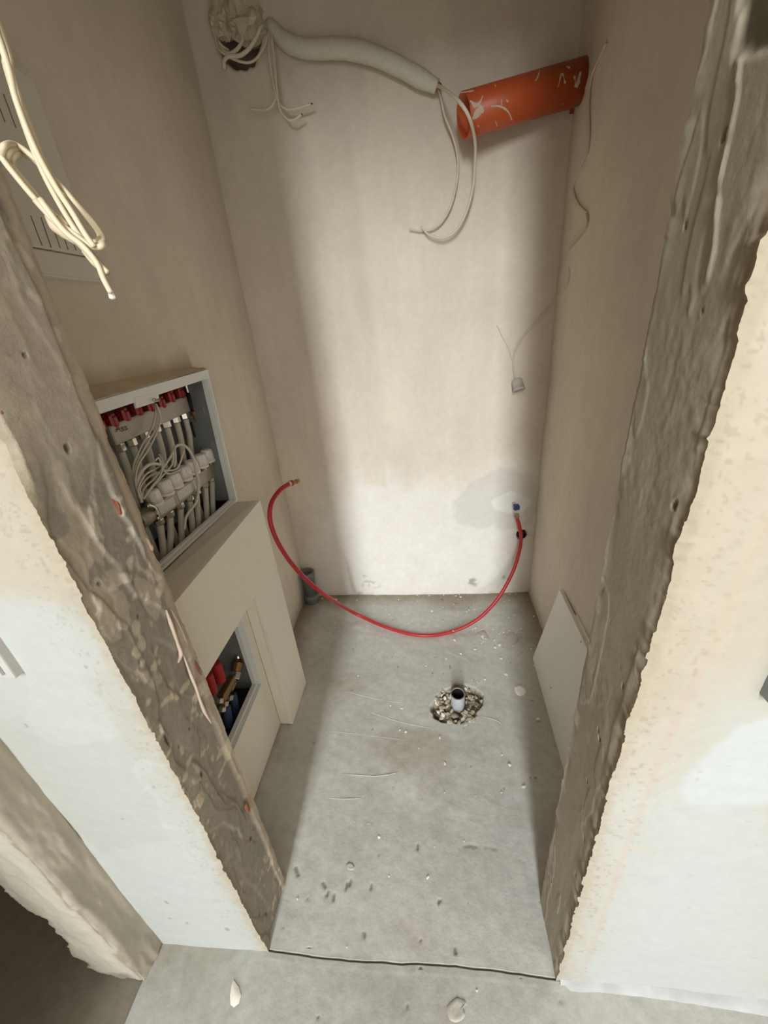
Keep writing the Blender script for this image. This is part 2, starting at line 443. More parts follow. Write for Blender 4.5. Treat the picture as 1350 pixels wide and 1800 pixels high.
# ---- side walls of the niche
CAB = dict(TR=(0.830, 1.197), BR=(0.799, 0.789), BL=(0.350, 0.797), TL=(0.350, 1.188))   # (y, z) of the upper cabinet
def build_side(name, x, sgn, label, hole=None):
    ys = np.arange(T-0.005, WB+0.012, 0.008); zs = np.arange(-0.01, CEIL+0.01, 0.010)
    Y, Zc = np.meshgrid(ys, zs, indexing='ij')
    s = 130 if sgn > 0 else 170
    D = (fbm(Y*3, Zc*3, oct=3, seed=s)-0.5)*0.010 + (fbm(Y*20, Zc*20, oct=3, seed=s+3)-0.5)*0.002
    A = np.broadcast_to(CREAM*1.04, Y.shape+(3,)).copy()
    A *= (0.86+0.28*fbm(Y*4, Zc*3, oct=6, seed=s+5, gain=0.6))[..., None]
    A *= (0.96+0.08*fbm(Y*26, Zc*3, oct=3, seed=s+6))[..., None]
    wob = 0.05*(fbm(Y*10, Zc*10, oct=4, seed=s+7)-0.5)
    keep = None
    yz = lambda *p: [(q[1], q[2]) for q in (on_x(a, b, x) for a, b in p)]
    if sgn > 0:   # left wall, faces +x
        w = sstep(-0.003, 0.006, poly_sd(Y, Zc, yz((130, 565), (205, 555), (240, 590), (262, 650), (170, 700)))+wob*0.6)
        A = blend(A, srgb(214, 204, 184), 0.7*w); D += 0.0012*w
        yc, zc = (Y[:-1, :-1]+Y[1:, 1:])/2, (Zc[:-1, :-1]+Zc[1:, 1:])/2
        keep = ~(poly_sd(yc, zc, [CAB['TL'], CAB['TR'], CAB['BR'], (CAB['BR'][0], 0.69), (CAB['BL'][0], 0.69), CAB['BL']]) > 0.004) & ~((yc < 0.55) & (zc > 0.2) & (zc < 0.56))
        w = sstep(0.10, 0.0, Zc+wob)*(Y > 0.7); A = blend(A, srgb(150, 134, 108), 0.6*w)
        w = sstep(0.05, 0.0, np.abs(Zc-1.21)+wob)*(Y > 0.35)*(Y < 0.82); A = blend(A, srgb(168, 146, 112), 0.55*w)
    else:
        # cable channel with rough filling
        ch = yz((1062, 85), (1032, 150), (1035, 230), (1030, 290), (1010, 320), (1008, 345), (1033, 378), (1030, 395), (1000, 440), (985, 480), (975, 520))
        d = line_d(Y, Zc, ch)+0.012*(fbm(Y*45, Zc*45, oct=2, seed=191)-0.5); w = sstep(0.018, 0.003, d)
        D += 0.003*w; A = blend(A, srgb(204, 188, 164), 0.35*w)
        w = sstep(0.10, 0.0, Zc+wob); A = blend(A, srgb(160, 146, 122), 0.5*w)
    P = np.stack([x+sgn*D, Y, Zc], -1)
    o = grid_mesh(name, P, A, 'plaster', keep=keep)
    struct(o, label, 'wall')
    return o
build_side('wall_left', WL, 1, 'cream plastered side wall of the niche behind the white cabinets')
build_side('wall_right', WR, -1, 'cream plastered side wall of the niche behind the leaning white panel')

# ---- front wall either side of the opening: face, rough jamb, inner face
def rag(z, seed, amp=0.007):
    n = fbm(z*24, 0*z+seed, oct=6, seed=seed, gain=0.78)
    return amp*(n-0.5)*2-amp*0.6*sstep(0.62, 0.66, fbm(z*30, 0*z+seed+3, oct=3, seed=seed+5))
def build_front(side):
    left = side < 0
    xj = XL if left else XR
    zs = np.concatenate([np.arange(-0.006, 1.62, 0.0026), np.arange(1.62, CEIL+0.02, 0.02)])
    nf, nj, ni = 120, 64, 6
    far = -0.571 if left else 1.5
    if left: fx = far+(xj-far)*np.linspace(0, 1, 90)**0.8
    else: fx = np.concatenate([np.linspace(far, 0.9, 12, endpoint=False), np.linspace(0.9, xj+0.03, 130, endpoint=False), np.linspace(xj+0.03, xj, 16)])
    sec = [(x_, 0.0) for x_ in fx]
    jam = [(xj, T*k/nj) for k in range(0, nj+1)]
    inn = [(xj+(side)*0.05*k, T) for k in range(0, ni+1)]
    out = -side                             # jamb normal direction along x
    rx, ry = rag(zs, 7 if left else 23, 0.0042), np.abs(rag(zs, 11 if left else 29, 0.004))
    bx, by = rag(zs, 13 if left else 31, 0.002), rag(zs, 17 if left else 37, 0.003)
    s = 200 if left else 300
    # --- face
    Xf = np.array([p[0] for p in sec])[:, None]+0*zs[None]; Zf = zs[None]+0*Xf
    kf = sstep(0.03, 0.0, np.abs(Xf-xj))
    Df = (fbm(Xf*4, Zf*4, oct=3, seed=s)-0.5)*0.008 + (fbm(Xf*30, Zf*30, oct=3, seed=s+2)-0.5)*0.0018
    Df += kf*(fbm(Xf*90, Zf*90, oct=3, seed=s+4)-0.5)*0.003
    Df *= np.clip(np.abs(Xf-xj)/0.01, 0.0, 1)
    ky = sstep(0.014, 0.0, np.abs(Xf-xj))
    Pf = np.stack([Xf+kf*rx[None], -Df+ky*ry[None], Zf], -1)
    A = np.broadcast_to(srgb(174, 166, 151) if left else srgb(173, 165, 149), Xf.shape+(3,)).copy()
    A *= (0.94+0.12*fbm(Xf*4, Zf*4, oct=5, seed=s+6))[..., None]
    wob = 0.06*(fbm(Xf*9, Zf*9, oct=4, seed=s+8)-0.5)
    xz = lambda *p: [(q[0], q[2]) for q in (on_y(a, b, 0.0) for a, b in p)]
    if left:
        w = sstep(-0.02, 0.03, poly_sd(Xf, Zf, xz((-60, 1045), (60, 1048), (130, 1042), (170, 1060), (480, 1690), (285, 1680), (-60, 1265)))+wob*0.8)
        A = blend(A, srgb(174, 178, 175), 0.85*w)
        w = sstep(-0.003, 0.005, poly_sd(Xf, Zf, xz((-40, 1262), (40, 1252), (95, 1305), (150, 1300), (215, 1285), (262, 1320), (230, 1345), (300, 1480), (180, 1500), (-40, 1330)))+wob*0.7)
        A = blend(A, srgb(168, 166, 157), 0.45*w)
        for px, py, r in ((47, 1274, .004), (270, 1385, .004), (293, 1585, .007), (215, 1440, .003), (152, 1172, .003), (300, 1612, .005), (330, 1620, .005), (400, 1632, .008)):
            q = on_y(px, py, 0); A = blend(A, srgb(140, 130, 112), 0.7*sstep(r, r*0.3, np.hypot(Xf-q[0], (Zf-q[2])*0.6)))
    else:
        w = sstep(-0.14, 0.12, poly_sd(Xf, Zf, xz((1400, 1270), (1290, 1270), (1230, 1330), (1205, 1390), (1130, 1410), (1060, 1500), (960, 1760), (1420, 1800)))+wob*1.6)
        A = blend(A, srgb(174, 179, 178), 0.85*w)
        w = sstep(-0.004, 0.010, poly_sd(Xf, Zf, xz((1400, 1260), (1300, 1275), (1225, 1330), (1203, 1385), (1215, 1408), (1400, 1420)))+wob*0.6)
        A = blend(A, srgb(180, 185, 186), 0.7*w)
        # old rust-pink run mark
        rn = xz((1350, 915), (1310, 985), (1270, 1090), (1200, 1240), (1150, 1370), (1105, 1480), (1060, 1610), (1020, 1720))
        d = line_d(Xf, Zf, rn)+0.005*(fbm(Xf*40, Zf*40, oct=2, seed=s+9)-0.5)
        A = blend(A, srgb(180, 154, 140), 0.30*sstep(0.009, 0.001, d))
        for px, py in ((1120, 1490),):
            d = line_d(Xf, Zf, xz((1040, 1492), (1120, 1492), (1180, 1496))); A = blend(A, srgb(186, 170, 146), 0.5*sstep(0.004, 0.0, d))
        sp = sstep(0.86, 0.92, fbm(Xf*70, Zf*70, oct=2, seed=s+13)); A = blend(A, srgb(170, 156, 132), 0.5*sp)
    ed = np.abs(Xf-xj)
    sp2 = 0.55*sstep(0.70, 0.76, fbm(Xf*190, Zf*190, oct=2, seed=s+15))*sstep(0.10, 0.01, ed+0.05*(fbm(Xf*20, Zf*12, oct=3, seed=s+16)-0.5))
    A = blend(A, srgb(128, 114, 90), 0.6*sp2)
    A = blend(A, srgb(160, 148, 126), 0.4*sstep(0.09, 0.0, ed+0.12*(fbm(Xf*14, Zf*9, oct=5, seed=s+17)-0.35)))
    A = blend(A, srgb(162, 150, 128), 0.45*sstep(0.016, 0.004, np.abs(Xf-xj)+0.012*(fbm(Xf*50, Zf*50, oct=3, seed=s+14)-0.5)))
    root = grid_mesh('wall_front_left' if left else 'wall_front_right', Pf, A, 'plaster')
    struct(root, 'bright white plastered wall face left of the doorway' if left else 'cream to white plastered wall face right of the doorway', 'wall')
    # --- jamb
    Yj = np.array([p[1] for p in jam])[:, None]+0*zs[None]; Zj = zs[None]+0*Yj
    if left:
        wx, wy = 0.05*fbm(Yj*9, Zj*9, oct=3, seed=s+20), 0.05*fbm(Yj*9+7, Zj*9, oct=3, seed=s+21)
        wx2, wy2 = 0.03*fbm(Yj*22, Zj*14, oct=3, seed=s+36), 0.05*fbm(Yj*22+5, Zj*14, oct=3, seed=s+37)
        sl = Zj+0.9*Yj                                                # smears run down and inward
        n1 = fbm((Yj+wx2)*11, (sl+wy2)*3.2, oct=2, seed=s+22)         # trowelled layers with sharp lips
        n2 = fbm((Yj+wy2)*16+9, (sl+wx2)*4.6, oct=2, seed=s+23)
        n3 = fbm(Yj*130, Zj*90, oct=4, seed=s+24)
        ter = lambda n, k: (np.floor(n*k)+sstep(0.86, 1.0, n*k-np.floor(n*k)))/k
        D = 0.020*(ter(n1, 6)-0.5) + 0.010*(ter(n2, 6)-0.5) + (n3-0.5)*0.0016*sstep(0.35, 0.6, fbm(Yj*12, Zj*8, oct=2, seed=s+38))
        A = np.broadcast_to(MORT, Yj.shape+(3,)).copy()
        A *= (0.86+0.28*fbm(Yj*20, Zj*12, oct=5, seed=s+26))[..., None]
        pale = sstep(0.60, 0.64, fbm((Yj+wx)*34, (Zj+wy)*20, oct=5, seed=s+27)+0.10*sstep(0.80, 1.1, Zj)-0.12*sstep(0.75, 0.5, Zj))
        A = blend(A, MORT_P, 0.7*pale); D += 0.0006*pale
        up = sstep(1.08, 1.20, Zj+0.3*(Yj-0.06)+0.10*(fbm(Yj*16, Zj*10, oct=4, seed=s+28)-0.5))*sstep(0.012, 0.02, T-Yj-0.018*fbm(Zj*12, 0*Zj, oct=3, seed=s+33))
        A = blend(A, srgb(184, 175, 160), 0.8*up)
        D = D*(1-0.75*up)+0.006*up
        pit = sstep(0.85, 0.90, fbm(Yj*65, Zj*50, oct=2, seed=s+29)); D -= 0.003*pit; A = blend(A, srgb(70, 58, 42), 0.8*pit)
        bk = sstep(0.020, 0.012, T-Yj+0.018*(fbm(Zj*12, Yj*6, oct=4, seed=s+30)-0.5))
        A = blend(A, srgb(186, 170, 148), 0.75*bk); D = D*(1-0.7*bk)+0.001*bk
        fr = sstep(0.014, 0.004, Yj+0.010*(fbm(Zj*30, Yj*30, oct=3, seed=s+31)-0.5)); A = blend(A, srgb(160, 148, 124), 0.6*fr)
        crumb = sstep(0.66, 0.72, fbm(Yj*60+3, Zj*60, oct=2, seed=s+32))*sstep(0.45, 0.6, fbm(Yj*8, Zj*5, oct=2, seed=s+34)); A = blend(A, srgb(214, 202, 178), 0.6*crumb); D += 0.0006*crumb
    else:
        n1 = fbm(Yj*26, Zj*5, oct=3, seed=s+22)
        n3 = fbm(Yj*110, Zj*60, oct=4, seed=s+24)
        D = 0.0006*sstep(0.56, 0.575, n1) + (n3-0.5)*0.0012*sstep(0.4, 0.6, fbm(Yj*10, Zj*5, oct=2, seed=s+38)) + (fbm(Yj*8, Zj*4, oct=2, seed=s+25)-0.5)*0.003
        A = np.broadcast_to(srgb(176, 166, 147), Yj.shape+(3,)).copy()
        A *= (0.90+0.2*fbm(Yj*14, Zj*7, oct=5, seed=s+26))[..., None]
        A = blend(A, srgb(192, 184, 164), 0.5*sstep(0.55, 0.65, fbm(Yj*40, Zj*6, oct=4, seed=s+27)))
        pit = sstep(0.88, 0.92, fbm(Yj*70, Zj*60, oct=2, seed=s+29)); D -= 0.004*pit; A = blend(A, srgb(86, 74, 56), 0.8*pit)
        fr = sstep(0.020, 0.004, Yj+0.022*(fbm(Zj*12, Yj*20, oct=4, seed=s+31)-0.5))
        A = blend(A, srgb(150, 132, 102), 0.6*fr); D -= 0.0015*fr
        # bare dark concrete where the jamb plaster stops, near the top
        w = sstep(-0.004, 0.006, poly_sd(Yj, Zj, [(0.084, 1.425), (0.096, 1.47), (0.11, 1.8), (-0.02, 1.8), (-0.02, 1.40)])+0.03*(fbm(Yj*40, Zj*30, oct=4, seed=s+35)-0.5))
        A = blend(A, srgb(92, 84, 66), 0.9*w); D -= 0.004*w
        lp = sstep(0.0035, 0.0010, np.abs(line_d(Yj, Zj, [(0.086, 1.47), (0.075, 1.425), (0.066, 1.40), (0.064, 1.35), (0.052, 1.31), (0.05, 1.26)])+0.006*(fbm(Yj*60, Zj*60, oct=3, seed=s+39)-0.5)))
        lp = lp*sstep(0.40, 0.55, fbm(Zj*30, Yj*30, oct=3, seed=s+40)); D += 0.0016*lp; A = blend(A, srgb(206, 194, 172), 0.5*lp)
    e0 = np.clip(Yj/0.008, 0, 1); e1 = np.clip((T-Yj)/0.006, 0, 1)
    D = D*e0*e1
    cx = (1-Yj/T)
    Xj = xj+out*D+sstep(0.03, 0.0, Yj)*rx[None]+sstep(0.02, 0.0, T-Yj)*bx[None]
    Yo = Yj+sstep(0.03, 0.0, Yj)**2*ry[None]+sstep(0.03, 0.0, T-Yj)*by[None]
    jo = grid_mesh('jamb', np.stack([Xj, Yo, Zj], -1), A, 'mortar' if left else 'cement', root)
    jo['label'] = 'rough dark grey mortar jamb' if left else 'smeared grey cement jamb'
    # --- inner face of the wall, towards the niche
    Xi = np.array([p[0] for p in inn])[:, None]+0*zs[None]; Zi = zs[None]+0*Xi
    ki = sstep(0.04, 0.0, np.abs(Xi-xj))
    Ai = np.broadcast_to(CREAM, Xi.shape+(3,)).copy()
    grid_mesh('inner_face', np.stack([Xi+ki*bx[None], T+ki*by[None], Zi], -1), Ai, 'plaster', root)
    return root
wfl = build_front(-1); wfr = build_front(1)
# bricks showing through the left jamb
def brick_spot(px, py, sy, sz, seed, lift=0.004):
    q = on_x(px, py, XL+0.004)
    me = lump_mesh('brick', 'brick', seed, 1.0, 2, 0.16)
    o = link('brick', me, None, wfl); o.location = (XL+lift-0.003, q[1], q[2]); o.scale = (0.0036, sy, sz)
    return o
brick_spot(211, 888, 0.008, 0.021, 1); brick_spot(437, 1420, 0.006, 0.017, 2); brick_spot(8, 735, 0.006, 0.014, 3)
brick_spot(352, 1175, 0.003, 0.020, 4, 0.002)

# pale drips of plaster along the rear edge of the left jamb
for pts, r in (([(292, 1072), (300, 1095), (312, 1130), (318, 1150), (313, 1165)], 0.0028), ([(322, 1150), (335, 1185), (345, 1210), (352, 1232), (360, 1252), (372, 1272)], 0.0024),
               ([(256, 945), (262, 957), (268, 968)], 0.0030), ([(300, 1070), (318, 1105), (330, 1135)], 0.0016)):
    tube('plaster_drip', [on_x(a, b, XL+0.0012) for a, b in pts], [r*0.5, r*1.2, r*0.9, r*1.4, r*0.4], 'smear', wfl, 7, 5)

# top of the doorway and ceiling
def plain_grid(name, P0, U, V, nu, nv, color, m, label, cat, amp=0.004, seed=1):
    u = np.linspace(0, 1, nu)[:, None, None]; v = np.linspace(0, 1, nv)[None, :, None]
    P = np.asarray(P0, float)+u*np.asarray(U, float)+v*np.asarray(V, float)
    n = np.cross(U, V); n = n/np.linalg.norm(n)
    d = (fbm(P[..., 0]*5, P[..., 1]*5, P[..., 2]*5, oct=3, seed=seed)-0.5)*amp
    e = np.minimum(np.minimum(u, 1-u), np.minimum(v, 1-v))[..., 0]; d = d*np.clip(e*20, 0, 1)
    A = np.broadcast_to(color, P.shape).copy()*(0.9+0.2*fbm(P[..., 0]*4, P[..., 1]*4, P[..., 2]*4, oct=4, seed=seed+3))[..., None]
    o = grid_mesh(name, P+d[..., None]*n, A, m)
    return struct(o, label, cat)
lin = box('wall_front_top', (XL-0.01, 0.003, LINTEL), (XR+0.01, T, CEIL), 'smear'); struct(lin, 'plastered wall above the doorway', 'wall')
plain_grid('ceiling', (WL-0.2, -0.02, CEIL), (WR-WL+0.4, 0, 0), (0, WB+0.1, 0), 12, 12, CREAM, 'plaster', 'plain plastered ceiling of the niche', 'ceiling')

# ---- left return of the hall with the opening into the dark neighbouring room
LX = -0.571
def build_return():
    zs = np.arange(0.0, CEIL, 0.006)
    y1 = -0.062
    U = np.concatenate([np.linspace(0, 1, 22), 1+np.linspace(0.02, 1, 34), 2+np.linspace(0.1, 1, 6)])
    U, Zg = np.meshgrid(U, zs, indexing='ij')
    X = np.where(U <= 1, LX, np.where(U <= 2, LX-(U-1)*0.118, LX-0.118))
    Y = np.where(U <= 1, y1*U, np.where(U <= 2, y1, y1+(U-2)*0.4))
    rg = 0.026*(fbm(Zg*22, 0*Zg, oct=6, seed=401, gain=0.75)-0.5)*2*sstep(1.6, 2.0, U)
    X = X-rg
    e = sstep(0.12, 0.0, np.abs(U-1)); X = X-e*0.006*fbm(Zg*30, U*0, oct=3, seed=404)
    D = (fbm(U*3, Zg*8, oct=4, seed=402)-0.5)*0.010*np.clip(U*4, 0, 1)+(fbm(U*9, Zg*40, oct=3, seed=403)-0.5)*0.004*sstep(0.85, 1.1, U)
    X = np.where(U <= 1, X+D, X); Y = np.where(U > 1, Y-D, Y)
    # broken-off foot
    ft = 0.035*sstep(1.4, 2.0, U)+0.03*(fbm(U*7, 0*U, oct=3, seed=405)-0.4)*sstep(1.0, 1.3, U)
    Zo = np.where(Zg < 0.06, ft+(Zg/0.06)*(0.06-ft), Zg)
    A = np.broadcast_to(srgb(172, 165, 150), U.shape+(3,)).copy()
    A *= (0.9+0.2*fbm(U*3, Zg*6, oct=5, seed=406))[..., None]
    d = sstep(0.10, 0.02, np.abs(U-1.05)+0.10*(fbm(U*14, Zg*40, oct=3, seed=407)-0.5))*sstep(0.40, 0.55, fbm(U*6, Zg*30, oct=3, seed=408))
    A = blend(A, srgb(130, 120, 98), 0.7*d)
    A = blend(A, srgb(104, 96, 78), 0.7*sstep(0.05, 0.02, Zo)*sstep(1.1, 1.4, U))
    o = grid_mesh('wall_hall_left', np.stack([X, Y, Zo], -1), A, 'plaster')
    struct(o, 'cream plastered wall return with ragged edge at the dark opening', 'wall')
build_return()
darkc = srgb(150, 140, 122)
plain_grid('ceiling_hall_blocker', (-0.62, -1.8, CEIL+0.02), (2.1, 0, 0), (0, 1.83, 0), 12, 12, CREAM, 'plaster', 'unseen plastered ceiling of the hall, added to cut ambient light', 'ceiling', seed=77)  # unseen hall ceiling and right wall, added to cut ambient on the front walls
plain_grid('wall_hall_right_blocker', (1.48, -1.8, 0), (0, 1.83, 0), (0, 0, CEIL+0.02), 12, 12, CREAM, 'plaster', 'plastered right wall of the hall beyond the frame, added to cut ambient light', 'wall', seed=78)
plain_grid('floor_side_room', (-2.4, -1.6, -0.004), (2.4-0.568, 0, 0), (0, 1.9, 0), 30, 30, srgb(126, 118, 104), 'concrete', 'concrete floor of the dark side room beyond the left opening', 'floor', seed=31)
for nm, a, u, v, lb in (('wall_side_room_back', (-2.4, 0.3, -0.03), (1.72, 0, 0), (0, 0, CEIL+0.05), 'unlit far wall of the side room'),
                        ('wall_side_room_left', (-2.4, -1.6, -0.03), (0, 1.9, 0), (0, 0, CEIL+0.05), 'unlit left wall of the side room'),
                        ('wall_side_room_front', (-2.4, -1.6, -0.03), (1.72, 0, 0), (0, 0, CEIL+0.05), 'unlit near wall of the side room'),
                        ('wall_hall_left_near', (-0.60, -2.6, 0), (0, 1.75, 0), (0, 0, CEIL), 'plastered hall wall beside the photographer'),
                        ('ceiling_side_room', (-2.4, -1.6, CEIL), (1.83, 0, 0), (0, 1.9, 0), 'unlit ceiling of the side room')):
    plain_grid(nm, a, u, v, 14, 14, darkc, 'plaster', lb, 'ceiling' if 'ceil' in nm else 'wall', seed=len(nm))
struct(box('wall_hall_left_lintel', (-0.69, -0.86, 2.02), (-0.572, -0.05, CEIL), 'smear'), 'plastered lintel over the left opening', 'wall')

# plaster spilled along the foot of the right wall face
def foot_strip():
    n = 90
    xs = np.linspace(XR+0.006, 1.2, n); P = []
    for i, x in enumerate(xs):
        w = 0.009+0.008*float(fbm(np.array(x*9), np.array(0.0), oct=4, seed=501))+0.004*math.sin(x*11)
        if i < 2: w *= 0.4
        P.append([(x, 0.002, 0.012), (x, -w*0.45, 0.008), (x, -w*0.9, 0.0035), (x, -w*1.15, -0.002)])
    P = np.array(P); A = np.broadcast_to(srgb(176, 178, 176), P.shape).copy()
    A *= (0.8+0.3*fbm(P[..., 0]*30, P[..., 1]*60, oct=3, seed=503))[..., None]
    return grid_mesh('trim_1', P, A, 'plaster')
struct(foot_strip(), 'white plaster spill along the foot of the right wall face', 'trim')
def scrape(name, pts, w, m, parent):
    return tube(name, pts, w, m, parent, seg=6, n=4)
# ================================================================== UPPER MANIFOLD CABINET
def Z4(a, b): return 150+a/4.0909, 620+b/4.09      # readings taken in an enlarged view
XC = -0.530
def P3(x, yz): return np.array([x, yz[0], yz[1]])
cab = thing('manifold_cabinet', (XC, 0.58, 0.79), 'open white metal manifold cabinet set into the left wall above the boxing', 'cabinet')
def quad_lerp(q, l, r, b, t):
    """inset of a quad TL,TR,BR,BL by metres"""
    TL, TR, BR, BL = map(np.asarray, q)
    ex = (TR-TL)/np.linalg.norm(TR-TL); ez = (TL-BL)/np.linalg.norm(TL-BL)
    return [TL+ex*l-ez*t, TR-ex*r-ez*t, BR-ex*r+ez*b, BL+ex*l+ez*b]
def frame_bars(q, w, x0, x1, m, parent, name='frame_bar', bevel=0.0012):
    """four bars round quad q=(TL,TR,BR,BL) in (y,z); w=(left,right,bottom,top)"""
    i = quad_lerp(q, *w)
    for a, b in ((0, 1), (1, 2), (2, 3), (3, 0)):
        c = [q[a], q[b], i[b], i[a]]
        hexa(name, [P3(x0, p) for p in c]+[P3(x1, p) for p in c], m, parent, bevel)
    return i
q = [CAB['TL'], CAB['TR'], CAB['BR'], CAB['BL']]
# front lip and the deeper inner lip
i1 = frame_bars(q, (0.008, 0.008, 0.007, 0.024), XC-0.010, XC, 'enamel', cab)
i2 = frame_bars(quad_lerp(q, 0.004, 0.004, 0.002, 0.010), (0.010, 0.010, 0.009, 0.016), XC-0.022, XC-0.0105, 'enamel', cab, 'inner_lip')
XBK = -0.650
o4 = quad_lerp(q, 0.002, 0.004, 0.004, 0.008)
for a, b, nm in ((0, 1, 'top_panel'), (1, 2, 'side_panel'), (2, 3, 'bottom_panel'), (3, 0, 'side_panel')):
    if nm == 'bottom_panel': continue
    n2 = quad_lerp(o4, 0.002, 0.002, 0.002, 0.002)
    c = [o4[a], o4[b], n2[b], n2[a]]
    hexa(nm, [P3(XBK, p) for p in c]+[P3(XC-0.0225, p) for p in c], 'galvanised', cab)
hexa('back_panel', [P3(XBK-0.002, p) for p in o4]+[P3(XBK, p) for p in o4], 'galvanised', cab)
box('floor_panel', (XBK-0.006, 0.345, 0.688), (XC-0.024, 0.803, 0.692), 'dark', cab)  # black floor and skirts: their colour stands in for the shaded void below
box('void_skirt', (XBK-0.006, 0.345, 0.690), (XBK-0.0025, 0.805, 0.815), 'dark', cab)
box('void_skirt', (XC-0.026, 0.345, 0.690), (XC-0.024, 0.803, 0.792), 'dark', cab)
box('void_skirt', (XBK-0.006, 0.7985, 0.690), (XC-0.024, 0.8005, 0.815), 'dark', cab)
# lock tab hanging from the top lip with its screw
tb = [on_x(*Z4(a, b), XC+0.001) for a, b in ((352, 322), (527, 285), (532, 348), (372, 400))]
tab = hexa('lock_tab', [p for p in tb]+[p-np.array([0.006, 0, 0]) for p in tb], 'enamel', cab, 0.0008)
s0, s1 = on_x(*Z4(492, 340), XC+0.002), on_x(*Z4(455, 338), XC+0.002)
lathe('screw', s0-np.array([0.0, 0, 0]), (1, -0.25, 0.05), [(0, 0.0042), (0.004, 0.0042), (0.004, 0.0028), (0.018, 0.0026), (0.02, 0.001)], 'nickel', tab, 10)
# dusty plaster ledge over the cabinet
def ledge():
    n = 40; P = []
    for i in range(n):
        t = i/(n-1); y = 0.33+t*0.50
        zt = np.interp(y, [0.33, 0.83], [1.1885, 1.1975])
        h = 0.022*(1-t)**0.6+0.003
        k = 0.004*float(fbm(np.array(y*30), np.array(2.0), oct=3, seed=601))
        P.append([(XC-0.003, y, zt+0.0005), (XC-0.012, y, zt+0.004+k), (WL+0.014, y, zt+0.4*h+0.004), (WL-0.004, y, zt+h+0.006)])
    P = np.array(P); A = np.broadcast_to(srgb(206, 188, 158), P.shape).copy()*(0.8+0.35*fbm(P[..., 1]*25, P[..., 0]*60, oct=4, seed=603))[..., None]
    o = grid_mesh('plaster_ledge', P, A, 'plaster')
    return o
tag(ledge(), 'dusty rough plaster fillet on top of the upper manifold cabinet', 'plaster')

# ---- manifold bars
def bar(name, a, b, h, d, m, parent, bevel=0.004):
    """flat bar from a to b (centre line), height h, depth d in x"""
    a, b = np.asarray(a), np.asarray(b); e = (b-a)/np.linalg.norm(b-a)
    up = np.array([0, 0, 1.0]); up = up-e*np.dot(up, e); up /= np.linalg.norm(up); sx = np.cross(e, up)
    c = [a-up*h/2, b-up*h/2, b+up*h/2, a+up*h/2]
    return hexa(name, [p+sx*d/2 for p in c]+[p-sx*d/2 for p in c], m, parent, bevel), e, up, sx
XU = -0.606; XLW = -0.592
ua, ub = on_x(*Z4(150, 605), XU), on_x(*Z4(712, 366), XU)
upper = thing('heating_manifold', (XU, 0.6, float(ua[2])), 'upper steel manifold bar with red flow caps and handwritten A31', 'manifold')
ob, eU, upU, sxU = bar('bar', ua, ub, 0.046, 0.030, 'steel', upper, 0.006)
FRONT = np.array([1.0, 0, 0])
cap_px = [(90, 520), (180, 487), (270, 447), (362, 408), (450, 382), (533, 357), (602, 318), (672, 288)]
for k, (a, b) in enumerate(cap_px):
    c = on_x(*Z4(a, b), XU+0.004)
    base = c-upU*0.016
    cp = lathe('flow_cap', base, upU, [(0, 0.011), (0.004, 0.0145), (0.022, 0.0150), (0.026, 0.0125), (0.030, 0.0125), (0.033, 0.010)], 'red_plastic', upper, 10)
    bs = on_x(*Z4(*cap_px[k]), XU+0.019)
    box('cap_window', tuple(bs+np.array([-0.001, -0.005, -0.012])), tuple(bs+np.array([0.0025, 0.005, 0.010])), 'red_plastic', cp, 0.001)
nut_px = [(245, 680), (328, 640), (418, 590), (505, 545), (578, 512), (648, 478), (712, 450)]
pipe_end = []
def hexnut(name, c, axis, r, h, m, parent):
    return lathe(name, np.asarray(c), axis, [(0, r*0.9), (0.002, r), (h-0.002, r), (h, r*0.9)], m, parent, 6)
ups = []
for k, (a, b) in enumerate(nut_px):
    c = on_x(*Z4(a, b), XU)
    nt_ = hexnut('compression_nut', c-upU*0.010, upU, 0.0125, 0.018, 'nickel', upper)
    lathe('collar', c+upU*0.008, upU, [(0, 0.0085), (0.014, 0.0085)], 'nickel', nt_, 14)
    ups.append(c-upU*0.009)
for k, c in enumerate(ups):
    kk = ('leftmost', 'second', 'third', 'fourth', 'fifth', 'sixth', 'rightmost')[k]
    e = np.array([XU-0.018, c[1]+0.004, 0.72])
    o = tube('heating_pipe', [c, c-upU*0.05+np.array([-0.004, 0, 0]), e+np.array([0, 0, 0.22]), e], 0.0082, 'pex', None, 12)
    tag(o, f'{kk} pale plastic heating pipe running down from the upper manifold bar', 'pipe', 'pipes under the upper manifold bar')
# end fittings of the upper bar: vent, drain cock, bracket
p0 = on_x(*Z4(728, 255), XU); p1 = on_x(*Z4(775, 420), XU); p2 = on_x(*Z4(797, 490), XU)
lathe('air_vent', p0-np.array([0, 0, 0.012]), (0, 0, 1), [(0, 0.008), (0.018, 0.0095), (0.040, 0.0095), (0.044, 0.006)], 'nickel', upper, 14)
tube('vent_stem', [p0-np.array([0, 0, 0.01]), p1], 0.0055, 'black_rubber', upper, 8, 3)
lathe('drain_cock', p1, p2-p1, [(0, 0.009), (0.012, 0.010), (0.013, 0.006), (0.034, 0.006)], 'brass', upper, 12)
h0 = on_x(*Z4(835, 398), XU+0.006); tube('cock_handle', [p1, (p1+h0)/2+np.array([0.004, 0, 0]), h0], [0.004, 0.0045, 0.006], 'black_rubber', upper, 8, 3)
e0, e1 = on_x(*Z4(735, 345), XU), on_x(*Z4(745, 400), XU)
lathe('end_cap', ub-eU*0.002, eU, [(0, 0.021), (0.006, 0.021), (0.009, 0.017)], 'black_rubber', upper, 18)
tube('bracket', [on_x(*Z4(760, 500), XU-0.01), on_x(*Z4(775, 560), XU-0.012), on_x(*Z4(790, 605), XU-0.014)], 0.0035, 'black_rubber', upper, 8, 4)
